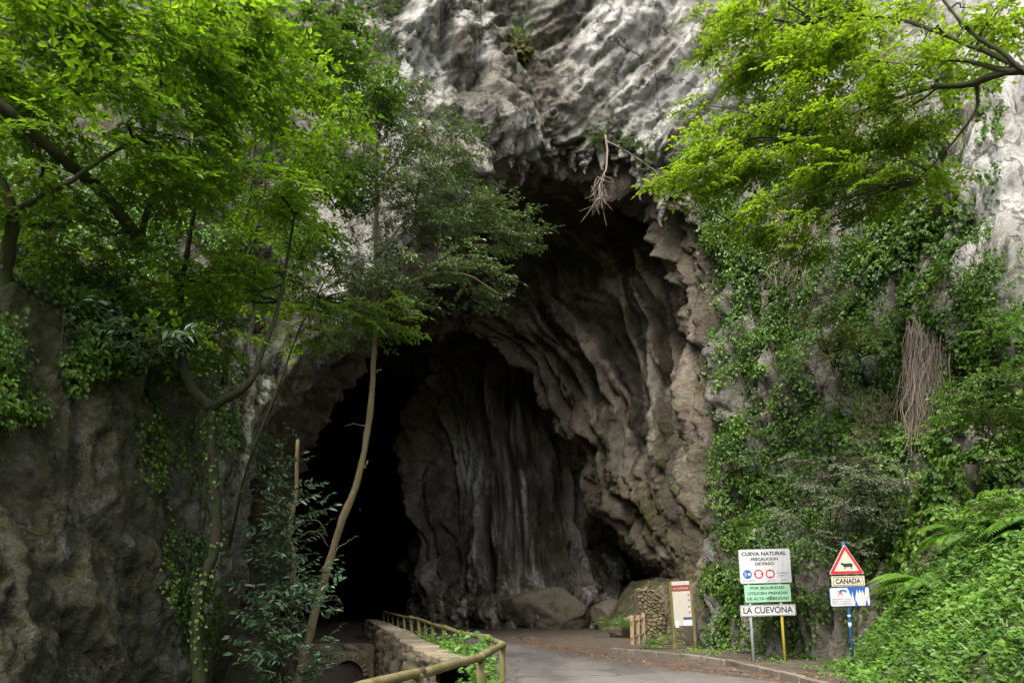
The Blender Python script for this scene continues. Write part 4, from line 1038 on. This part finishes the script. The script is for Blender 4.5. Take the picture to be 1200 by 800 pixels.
def moss_clump():
    i = np.argmin((CPX - 608) ** 2 + (CPY - 62) ** 2 + 1e5 * (CRING > 4)); c = CV[i] + np.array([0, -.2, -.1])
    o_ = MB(c); lump(o_, c, (.42, .35, .5), 17, 5, .9, .5, 2.2)
    s = N('moss'); s.color(s.mix(s.noise(7, 6), (.020, .016, .008), (.085, .085, .012))); s.bump(s.noise(25, 5), .8, .05)
    o = o_.build('moss_clump', s.m); o.location = c; tag(o, 'yellow green moss clump hanging high on the grey overhang', 'moss clump')
    rng = np.random.default_rng(96); n = 120; m = MB((0, 0, 0))
    P = rng.normal(0, .25, (n, 3)) + np.array([.1, -.2, .5]); D = np.stack([rng.normal(0, .6, n), rng.normal(-.3, .5, n), np.full(n, .8)], 1)
    leaves(m, P, basis(D, rng.normal(size=(n, 3))), rng.uniform(.15, .3, n), rng.random(n), leaf_kite(1, .12)); g = m.build('grass_tuft', L_IVY, o, False); g['kind'] = 'stuff'
moss_clump()

# --- ferns
def fern(px, py, d, label, seed, size=.8, n=11, arc=(0, 6.28)):
    rng = np.random.default_rng(seed); c = U(px, py, d); c[2] = float(tz(c[None, 0], c[None, 1])[0]) + .10; r = empty('fern', c, label, 'fern', 'ferns on the right bank')
    for k in range(n):
        a = arc[0] + (arc[1] - arc[0]) * (k + rng.uniform(.1, .9)) / n; L = size * rng.uniform(.75, 1.15)
        t = np.linspace(0, 1, 26); rise = rng.uniform(.45, .8)
        sp = np.stack([np.cos(a) * L * t, np.sin(a) * L * t, L * (rise * t * 1.3 - .95 * t ** 2)], 1)
        m = MB(); m.tube(sp, np.linspace(.007, .002, 26), 4, .3)
        T = np.gradient(sp, axis=0); T /= np.linalg.norm(T, axis=1)[:, None]
        sd = np.cross(T, [0, 0, 1.0]); sd /= np.linalg.norm(sd, axis=1)[:, None] + 1e-9
        for s_ in (-1, 1):
            D = s_ * sd[3:] + .35 * T[3:] + np.array([0, 0, -.12]); ln = L * .26 * np.sin(np.pi * np.clip(t[3:] * .92 + .10, 0, 1)) ** .8 + .015
            leaves(m, sp[3:], basis(D, np.cross(T[3:], sd[3:]) * -1 + np.array([0, 0, .3])), ln, np.full(23, rng.uniform(.2, .9)), leaf_kite(1, .26, .03, .15))
        m.build('frond', L_FERN, r, False)
fern(1092, 690, 14.0, 'large bright fern on the bank right of the cattle sign', 101, 1.15, 15)
fern(1128, 650, 15.0, 'upper fern of the pair growing above the large bright fern', 102, .95, 12)
fern(1198, 535, 12.2, 'arching fern cut off by the photo edge, highest on the bank', 103, 1.0, 12)
fern(1192, 570, 12.0, 'small fern hanging just under the highest fern at the right edge', 104, .55, 8)

# --- ground cover
def cover(name, label, sampler, n, leafm, size, seed, lift=.12, tmpl=None, kind='stuff', D_up=.35):
    rng = np.random.default_rng(seed); X, Y = sampler(rng, n); X = np.asarray(X); Y = np.asarray(Y)
    Z = tz(X, Y); n = len(X)
    P = np.stack([X, Y, Z], 1); h = lift * (.3 + rng.random(n)) * (1 + .9 * perlin(P * 1.7, seed)); P[:, 2] += np.maximum(h, .01)
    a = rng.uniform(0, 6.28, n); D = np.stack([np.cos(a), np.sin(a), rng.normal(D_up - .3, .35, n)], 1)
    UPv = np.array([-.3, -.5, 1.0]) + rng.normal(0, .4, (n, 3)); t = np.clip(.45 + .55 * perlin(P * .9, seed + 2) + rng.normal(0, .2, n), 0, 1)
    m = MB(); leaves(m, P, basis(D, UPv), size * rng.uniform(.5, 1.3, n), t, tmpl or leaf_kite(1, .62, .08, .15))
    o = m.build(name, leafm, None, False); tag(o, label, None, None, kind); return o
def bank_s(rng, n):
    Y = rng.uniform(6.5, 19, n) ; X = bank_x(Y) + rng.random(n) ** 1.1 * 3.6 - .15
    k = (perlin(np.stack([X * .9, Y * .9, X * 0], -1), 44) > -.35 + .5 * rng.random(n) - .3)
    return X[k], Y[k]
cover('ground_cover', 'bright green leafy ground cover over the right bank', bank_s, 34000, L_GROUND, .085, 111, .17)
def verge_s(rng, n):
    Y = rng.uniform(9, 23.5, n); kx = np.interp(Y, KERB[:, 1], KERB[:, 0]); X = kx + .45 + rng.random(n) ** .7 * 3.0
    k = perlin(np.stack([X * 1.1, Y * 1.1, X * 0 + 9], -1), 45) + .5 * sstep(1.2, .0, bank_x(Y) - X) > rng.uniform(0.05, .45, n)
    return X[k], Y[k]
cover('verge_plants', 'low bright weeds on the gravel verge around the sign posts', verge_s, 16000, L_GROUND, .065, 112, .07)
L_BLADE = (np.array([[0, .05, 0], [.45, .045, .06], [1, .004, -.10], [1, -.004, -.10], [.45, -.045, .06], [0, -.05, 0]]), np.array([[0, 5, 4, 1], [1, 4, 3, 2]]))
cover('bank_grass', 'long grass blades standing among the ground cover on the right bank', bank_s, 4500, L_GROUND, .22, 116, .06, L_BLADE, D_up=1.5)
def tall_s(rng, n):
    X, Y = bank_s(rng, n); k = perlin(np.stack([X * .8, Y * .8, X * 0 + 4], -1), 46) > .12; return X[k], Y[k]
cover('bank_nettles', 'taller darker nettle patches rising out of the right bank', tall_s, 9000, L_MID, .11, 117, .42)
def gap_s(rng, n):
    Y = rng.uniform(9.5, 20, n); X = xf(Y) - .12 + rng.normal(0, .10, n) - .06
    k = rng.random(n) < sstep(20, 14, Y); return X[k], Y[k]
cover('wall_weeds', 'fresh green nettles crowding between the rustic fence and the wall coping', gap_s, 3600, L_GROUND, .10, 113, .62)
def slope_s(rng, n):
    Y = rng.uniform(5, 12.5, n); X = xf(Y) - .25 - rng.random(n) * 1.5; return X, Y
cover('stream_bank_weeds', 'shaded weeds on the slope below the near fence rail', slope_s, 7000, L_MID, .10, 114, .3)
def litter_s(rng, n):
    Y = rng.uniform(12, 33, n); X = np.where(rng.random(n) < .75, road_r(Y) + rng.normal(.5, .55, n), xf(Y) + .5 + np.abs(rng.normal(0, .25, n)))
    k = X > road_l(Y) - .2; return X[k], Y[k]
cover('fallen_leaves', 'brown fallen leaves along the gutter and road edge', litter_s, 1500, L_DRY, .075, 115, .012, D_up=.3)

def wall_foot_plants():
    rng = np.random.default_rng(120)
    for (px, py, d, rx, n, lab) in [(777, 750, 24.6, 14, 4, 'small leafy weed at the foot of the information board'), (733, 728, 31.5, 26, 16, 'mossy green plants on the mound beside the dark side passage')]:
        c, rr, _ = E(px, py, d, rx, 10, n); r = empty('weed_clump', (c[0], c[1], 0.0), lab, 'weeds'); m = MB((c[0], c[1], 0.0))
        crown(m, [(c, rr, n)], T_FINE, rng, 6, LK, .8, None, .6, .5); m.build('leaves', [L_GROUND, TWIG], r, False)
wall_foot_plants()
def mound():
    xs = np.linspace(3.9, 8.5, 140); ys = np.linspace(27, 39, 220); X, Y = np.meshgrid(xs, ys)
    c = .0
    Z = -.3 + 2.5 * sstep(4.7, 7.3, X + .15 * (Y - 33)) * sstep(27, 31, Y) + .35 * fbm(np.stack([X, Y, X * 0], -1) * 1.1, 130, 4) + .07 * perlin(np.stack([X, Y, X * 0], -1) * 5, 131) + .25 * sstep(4.3, 5.5, X)
    o = build('mossy_mound', np.stack([X, Y, Z], -1).reshape(-1, 3), [grid_faces(220, 140)], ROCK, attrs={'pale': Z * 0, 'stain': Z * 0, 'brown': np.clip(Z * 0 + .95, 0, 1), 'moss': Z * 0 + 1.0})
    tag(o, 'mossy earth mound beside the side passage', None, None, 'structure')
mound()

# ------------------------------------------------------------------ fences
def rustic_fence():
    r = empty('rustic_fence', (-.12, 10, 0), 'weathered round log fence curving along the stream wall', 'fence'); o0 = np.array(r.location)
    rng = np.random.default_rng(140)
    path = smooth_path(FENCE, 600); d = np.concatenate([[0], np.cumsum(np.linalg.norm(np.diff(path, axis=0), axis=1))])
    corner = d[np.argmin(np.abs(path[:, 1] - 10.0))]
    # posts every 1.9 m, measured from the corner both ways
    S = np.concatenate([np.arange(corner, -.01, -1.95)[::-1], np.arange(corner + 1.95, d[-1], 1.95)])
    def at(s): return np.array([np.interp(s, d, path[:, 0]), np.interp(s, d, path[:, 1])])
    H = 1.0
    tops = []
    for k, s_ in enumerate(S):
        p = at(s_); z0 = -.12; rr = rng.uniform(.036, .044)
        tops.append(np.array([p[0], p[1], H + rng.normal(0, .012)]))
        m = MB(o0); m.tube([(p[0] + rng.normal(0, .01), p[1], z0), (p[0], p[1], .5), tops[-1] - np.array([0, 0, .02])], [rr * 1.05, rr, rr * .95], 10, rng.random(), rough=.12, seed=k); m.build('post', WOOD, r)
        q = at(min(max(s_ + (.85 if s_ <= corner - .5 else -.85), 0), d[-1]))
        m = MB(o0); m.tube([(q[0], q[1], z0), ((p[0] + q[0]) / 2, (p[1] + q[1]) / 2, .47), (p[0], p[1], H - .08)], [.036, .034, .03], 8, rng.random(), rough=.12, seed=k + 50); m.build('brace', WOOD, r)
    for k in range(len(S) - 1):
        a, b_ = tops[k], tops[k + 1]; n = 12; t = np.linspace(-.03, 1.03, n)[:, None]
        ss = S[k] + (S[k + 1] - S[k]) * t[:, 0]; xy = np.array([at(v) for v in ss])
        straight = (a + (b_ - a) * t)
        pts = straight.copy(); pts[:, 2] += .012 * np.sin(np.linspace(0, 3, n) + k) + rng.normal(0, .004)
        rad = np.linspace(.044, .038, n) if k % 2 else np.linspace(.038, .044, n)
        m = MB(o0); m.tube(pts, rad * (1 + .04 * rng.normal(size=n)), 12, rng.random(), rough=.10, seed=k + 100); m.build('rail', WOOD, r)
rustic_fence()

def picket_fence():
    a = U(741, 757, 27.5); r = empty('picket_fence', (a[0], 27.5, 0), 'short tan wooden fence panel with two rails before the rubble wall', 'fence'); o0 = np.array(r.location)
    for k, (x, y, h) in enumerate([(0, 0, .95), (.27, .35, .98), (.52, .7, 1.05)]):
        m = MB(o0); m.box((a[0] + x, 27.5 + y, h / 2 - .05), (.12, .09, h + .1), None, .3 * k, 0, .012); m.build('post', WOOD_TAN, r, False)
    for z in (.28, .82):
        m = MB(o0); R = np.array(Matrix.Rotation(math.atan2(.7, .52), 3, 'Z') @ Matrix.Rotation(-.12, 3, 'Y')); m.box((a[0] + .24, 27.5 + .29, z), (1.0, .04, .085), R, .5, 0, .008); m.build('rail', WOOD_TAN, r, False)
picket_fence()

# ------------------------------------------------------------------ signs
FONT = None
def lettering(parent, text, size, x, z, y, mat, align='CENTER', bold=.0, sx=1.0, space=1.0, name='lettering', width=None):
    cu = bpy.data.curves.new(name, 'FONT'); cu.body = text; cu.size = size; cu.align_x = align; cu.align_y = 'CENTER'
    cu.offset = bold; cu.extrude = .0015; cu.space_character = space; cu.materials.append(mat)
    o = bpy.data.objects.new(name, cu); C.objects.link(o); o.parent = parent
    o.location = (x, y, z); o.rotation_euler = (math.radians(90), 0, 0); o.scale = (sx, 1, 1)
    bpy.context.view_layer.update()
    me = bpy.data.meshes.new_from_object(o.evaluated_get(bpy.context.evaluated_depsgraph_get()))
    bpy.data.objects.remove(o); bpy.data.curves.remove(cu)
    co = np.empty(len(me.vertices) * 3, np.float32); me.vertices.foreach_get('co', co); co = co.reshape(-1, 3)
    if width: co[:, 0] *= width / max(np.ptp(co[:, 0]), .01)
    if align == 'CENTER': co[:, 0] -= (co[:, 0].max() + co[:, 0].min()) / 2
    me.vertices.foreach_set('co', co.ravel()); me.update()
    if not me.materials: me.materials.append(mat)
    o = bpy.data.objects.new(name, me); C.objects.link(o); o.parent = parent
    o.location = (x, y, z); o.rotation_euler = (math.radians(90), 0, 0)
    return o
def disc(m, cx, cz, r, y0, y1, n=28, mat=0, squash=1.0):
    m.prism([(cx + r * math.cos(2 * math.pi * k / n), cz + r * math.sin(2 * math.pi * k / n) * squash) for k in range(n)], y0, y1, .5, mat)
def ringp(m, cx, cz, r0, r1, y0, y1, n=32, mat=0):
    a = np.arange(n) * 2 * math.pi / n; o = []
    for r, y in ((r1, y1), (r1, y0), (r0, y0), (r0, y1)): o.append(np.stack([cx + r * np.cos(a), np.full(n, y), cz + r * np.sin(a)], 1))
    V = np.concatenate(o); j = np.arange(n); j2 = (j + 1) % n
    m.add(V, [np.stack([j + q * n, j2 + q * n, j2 + ((q + 1) % 4) * n, j + ((q + 1) % 4) * n], 1) for q in range(3)], .5, mat)
def dashes(m, x0, x1, z, h, y, rng, mat=0):
    x = x0
    while x < x1 - .01:
        wd = rng.uniform(.012, .024); m.box((x + wd / 2, y, z), (wd, .003, h * rng.uniform(.7, 1.1)), None, .5, mat); x += wd + rng.uniform(.006, .014)

def panel_sign():
    base = U(902, 778, 18.5); base[2] = .06
    r = empty('panel_sign', base, 'three panel white and green road sign naming the cave on two thin posts', 'road sign', None, (0, math.radians(-1.5), math.radians(-3)))
    rng = np.random.default_rng(150)
    for x, mt, lab in ((-.36, STEEL, 'bare grey steel post'), (.37, STEEL_YEL, 'post with flaking yellow paint')):
        m = MB(); m.tube([(x, .03, -.25), (x, .03, 1.3), (x, .03, 2.62)], .035, 12); p = m.build('post', mt, r); p['label'] = lab
        mb_ = MB()
        for z in (1.2, 1.3, 1.55, 1.75, 2.05, 2.5): mb_.box((x, .006, z), (.10, .012, .03), None)
        for z in (1.155, 1.335, 1.48, 1.81, 1.95, 2.63): disc(mb_, x, z, .011, -.0265, -.0205, 10)
        mb_.build('clamp', STEEL, p, False)
    # top panel
    cx, cz, W, H = .05, 2.29, 1.20, .80
    m = MB(); m.prism(rrect(W, H, .03, cx, cz), -.022, 0.0); p = m.build('panel', SIGN_WHITE, r, False); p['label'] = 'white top panel with black words and three round symbols'
    m = MB(); m.prism(rrect(W + .022, H + .022, .035, cx, cz), -.010, 0.004); m.build('panel_rim', SIGN_GREY, p, False)
    lettering(p, 'CUEVA NATURAL', .12, cx - .01, cz + .295, -.0235, SIGN_BLACK, bold=.004, width=1.06)
    lettering(p, 'PRECAUCION', .095, cx - .01, cz + .165, -.0235, SIGN_BLACK, bold=.003, width=.64)
    lettering(p, 'DE PASO', .095, cx - .01, cz + .055, -.0235, SIGN_BLACK, bold=.003, width=.44)
    zc = cz - .185
    m = MB(); disc(m, cx - .43, zc, .105, -.0252, -.022); s1 = m.build('blue_roundel', SIGN_BLUE, p, False)
    m = MB(); disc(m, cx - .385, zc, .036, -.0275, -.025)
    for k in range(-2, 3): m.box((cx - .475, -.0262, zc + k * .022), (.06, .002, .009), np.array(Matrix.Rotation(math.radians(k * 9), 3, 'Y')))
    m.build('lamp_symbol', SIGN_WHITE, s1, False)
    for i, x in enumerate((cx - .165, cx + .105)):
        m = MB(); ringp(m, x, zc, .080, .108, -.0255, -.021); q = m.build('red_roundel', SIGN_RED, p, False)
        m = MB()
        for s_ in (-1, 1):
            t = [(s_ * .078, .022), (s_ * .042, 0), (s_ * .078, -.022)]
            if i: t = [(b_, a) for a, b_ in t]
            m.prism([(x + a, zc + b_) for a, b_ in (t if (s_ > 0) == (i == 0) else t[::-1])], -.0245, -.021)
        m.build('arrow_symbol', SIGN_BLACK, q, False)
    m = MB(); m.box((cx + .405, -.0235, zc + .035), (.31, .003, .004)); m.box((cx + .405, -.0235, zc - .075), (.31, .003, .004))
    dashes(m, cx + .27, cx + .54, zc + .005, .028, -.0235, rng); dashes(m, cx + .32, cx + .50, zc - .045, .028, -.0235, rng)
    dashes(m, cx - .54, cx - .26, zc - .155, .03, -.0235, rng); dashes(m, cx + .04, cx + .2, zc - .165, .03, -.0235, rng); dashes(m, cx + .36, cx + .46, zc - .155, .045, -.0235, rng)
    m.build('small_lettering', SIGN_GREY, p, False)
    # green panel
    cx, cz, W, H = .065, 1.645, 1.08, .41
    m = MB(); m.prism(rrect(W, H, .03, cx, cz), -.022, 0.0); p = m.build('panel', SIGN_GREEN, r, False); p['label'] = 'pale green middle panel with dark green words'
    for t, dz, wd in (('POR SEGURIDAD', .125, .80), ('UTILICEN PRENDAS', 0, .94), ('DE ALTA VISIBILIDAD', -.125, .98)):
        lettering(p, t, .092, cx, cz + dz, -.0235, SIGN_DKGREEN, bold=.003, width=wd)
    # name panel
    cx, cz, W, H = .045, 1.245, 1.30, .265
    m = MB(); m.prism(rrect(W, H, .015, cx, cz), -.022, 0.0); p = m.build('panel', SIGN_WHITE, r, False); p['label'] = 'long white bottom name panel in a black border'
    m = MB()
    for s_ in (-1, 1):
        m.box((cx, -.0232, cz + s_ * .118), (1.285, .003, .010)); m.box((cx + s_ * .637, -.0232, cz), (.010, .003, .226))
    m.build('border', SIGN_BLACK, p, False)
    lettering(p, 'LA CUEVONA', .21, cx, cz, -.0238, SIGN_BLACK, bold=.004, width=1.16)
    m = MB(); disc(m, cx - .52, cz + .05, .030, -.0262, -.0235); disc(m, cx + .58, cz + .085, .025, -.0262, -.0235); m.build('sticker', STEEL_YEL, p, False)
SIGN_DKGREEN = plain('sign_dark_green_print', (.03, .08, .06), .2, .5)
panel_sign()

def cattle_sign():
    base = U(1002, 795, 15.2); base[2] = float(tz(np.array([base[0]]), np.array([15.2]))[0])
    r = empty('warning_sign', base, 'triangular red bordered cattle warning sign with two plates on a blue pole', 'road sign', None, (0, math.radians(-1.3), math.radians(-2)))
    rng = np.random.default_rng(151); z0 = -base[2]
    m = MB(); m.tube([(0, .035, -.4), (0, .035, 1.2), (0, .035, z0 + 2.70)], .032, 12); p = m.build('pole', BLUE_POLE, r)
    m = MB(); m.tube([(0, .035, z0 + 1.22), (0, .035, z0 + 1.27)], .034, 12); m.tube([(0, .035, z0 + 1.02), (0, .035, z0 + 1.12)], .0335, 12); m.build('sticker', SIGN_LIGHTBLUE, p)
    zb, zt, hw = z0 + 2.06, z0 + 2.65, .345
    def tri(k, rad):
        cz = zb + (zt - zb) / 3; pts = []
        V3 = [(hw, zb), (0, zt), (-hw, zb)]
        V3 = [((x) * k, cz + (z - cz) * k) for x, z in V3]
        for i, (x, z) in enumerate(V3):
            a, b_ = V3[i - 1], V3[(i + 1) % 3]
            u = np.array(a) - (x, z); v = np.array(b_) - (x, z); u /= np.linalg.norm(u); v /= np.linalg.norm(v)
            for t in np.linspace(0, 1, 5):
                q = (np.array([x, z]) + u * rad * (1 - t) ** 2 + v * rad * t ** 2); pts.append(tuple(q))
        return pts
    def lift(o, y0, y1, mat, name, par):
        m = MB(); m.prism(o, y0, y1); return m.build(name, mat, par, False)
    p = lift(tri(1.0, .05), -.018, 0.0, SIGN_WHITE, 'triangle_panel', r)
    lift(tri(.965, .05), -.0215, -.0185, SIGN_RED, 'red_border', p); lift(tri(.70, .02), -.025, -.022, SIGN_CREAM, 'cream_face', p)
    cow = [(-.97, .36), (-.88, .42), (-.93, .60), (-.80, .50), (-.70, .56), (-.68, .44), (-.50, .40), (.0, .38), (.55, .42), (.82, .38), (.93, .22), (.95, -.12), (.88, -.20), (.84, .0), (.80, -.20), (.84, -.58), (.70, -.60), (.66, -.30), (.52, -.16), (.18, -.20), (-.10, -.22), (-.28, -.20), (-.32, -.55), (-.46, -.58), (-.44, -.22), (-.58, -.05), (-.66, .12), (-.86, .16), (-.99, .22)]
    lift([(.012 + x * .118, zb + .165 + z * .118) for x, z in cow][::-1], -.0285, -.0255, SIGN_BLACK, 'cow_symbol', p)
    cz = z0 + 1.925; m = MB(); m.prism(rrect(.64, .20, .015, .015, cz), -.018, 0); p = m.build('name_plate', SIGN_CREAM, r, False)
    m = MB()
    for s_ in (-1, 1): m.box((.015, -.0192, cz + s_ * .078), (.58, .003, .009)); m.box((.015 + s_ * .2865, -.0192, cz), (.009, .003, .147))
    m.build('border', SIGN_BLACK, p, False)
    lettering(p, 'CAÑADA', .135, .015, cz - .004, -.0195, SIGN_BLACK, bold=.004, width=.49)
    cz = z0 + 1.62; W, H = .77, .37; cx = .025
    m = MB(); m.prism(rrect(W, H, .035, cx, cz), -.014, 0); p = m.build('notice_plate', SIGN_BLUE, r, False); p['label'] = 'white and blue plate with icicle shapes and a crossed out hand'
    m = MB(); m.prism(rrect(W - .018, H - .018, .03, cx, cz), -.0172, -.0142); f = m.build('white_face', SIGN_WHITE, p, False)
    m = MB(); top = cz + .172; bot = cz - .172
    for (xa, xb, tip, zt_) in ((-.035, .055, .035, .20), (.04, .145, .085, .27), (.13, .20, .165, .13), (.185, .255, .225, .12), (.235, .305, .29, .16)):
        m.prism([(cx + xb, top), (cx + xa, top), (cx + tip, top - zt_)][::1], -.0204, -.0174)
    for (xa, xb, tip, zt_) in ((.085, .145, .105, .13), (.29, .345, .315, .12)): m.prism([(cx + xa, bot), (cx + xb, bot), (cx + tip, bot + zt_)], -.0204, -.0174)
    m.box((cx + .135, -.0189, top - .012), (.345, .0032, .03)); m.build('icicle_shapes', SIGN_BLUE, p, False)
    m = MB()
    a = np.linspace(.3, 2.6, 12); o = [(cx - .13 + .085 * math.cos(t), cz + .075 + .07 * math.sin(t)) for t in a] + [(cx - .13 + .06 * math.cos(t), cz + .07 + .04 * math.sin(t)) for t in a[::-1]]
    m.prism(o, -.0204, -.0174); m.build('hand_symbol', SIGN_BLUE, p, False)
    m = MB()
    for an in (.75, -.75): m.box((cx - .18, -.0215, cz + .075), (.13, .003, .014), np.array(Matrix.Rotation(an, 3, 'Y')))
    m.build('red_cross', SIGN_RED, p, False)
    for t, dz, wd in (('PROHIBIDO TOCAR', -.045, .37), ('ESTALACTITAS Y', -.09, .37), ('ESTALAGMITAS', -.135, .37)): lettering(p, t, .038, cx - .345, cz + dz, -.0185, SIGN_GREY, 'LEFT', .001, width=wd)
cattle_sign()

def info_board():
    base = U(803, 760, 24.0); base[2] = .10
    r = empty('information_board', base, 'tall white visitor information board with a maroon band between two wooden posts', 'information board', None, (0, math.radians(-2.6), math.radians(-6)))
    rng = np.random.default_rng(152)
    for x in (-.315, .315):
        m = MB(); m.box((x, .0, .92), (.085, .085, 2.16), None, .5, 0, .012); m.build('post', WOOD, r, False)
    m = MB(); m.box((0, .0, 1.33), (.545, .03, 1.36), None, .5, 0, .004); p = m.build('panel', PANEL_CREAM, r, False)
    m = MB(); m.box((0, -.0165, 1.80), (.535, .006, .185)); b_ = m.build('title_band', SIGN_MAROON, p, False)
    lettering(b_, 'LA CUEVONA', .085, .0, 1.79, -.0205, SIGN_CREAM, bold=.001, width=.45)
    m = MB()
    for k in range(18): dashes(m, -.22, .16, 1.60 - k * .038, .010, -.0158, rng)
    m.build('small_lettering', SIGN_PALE, p, False)
    m = MB()
    for z in (1.58, 1.42, 1.22, 1.05): ringp(m, .215, z, .012, .032, -.0175, -.015, 14)
    m.build('emblem', SIGN_MAROON, p, False)
    m = MB(); m.box((.14, -.020, .78), (.27, .006, .26)); q = m.build('notice', PAPER, p, False); q['label'] = 'white paper notice with a dark blue heading'
    m = MB(); m.box((.14, -.0245, .868), (.268, .003, .082)); m.build('heading', SIGN_NAVY, q, False)
    m = MB(); m.box((-.19, -.020, .70), (.11, .005, .20)); m.build('paper_slip', PAPER, p, False)
PANEL_CREAM = plain('panel_cream', (.42, .39, .34), .14, .5, dirt=(.26, .23, .18))
SIGN_PALE = plain('faint_print', (.36, .35, .33), .1, .6); SIGN_NAVY = plain('navy_print', (.04, .06, .12), .3, .5)
info_board()
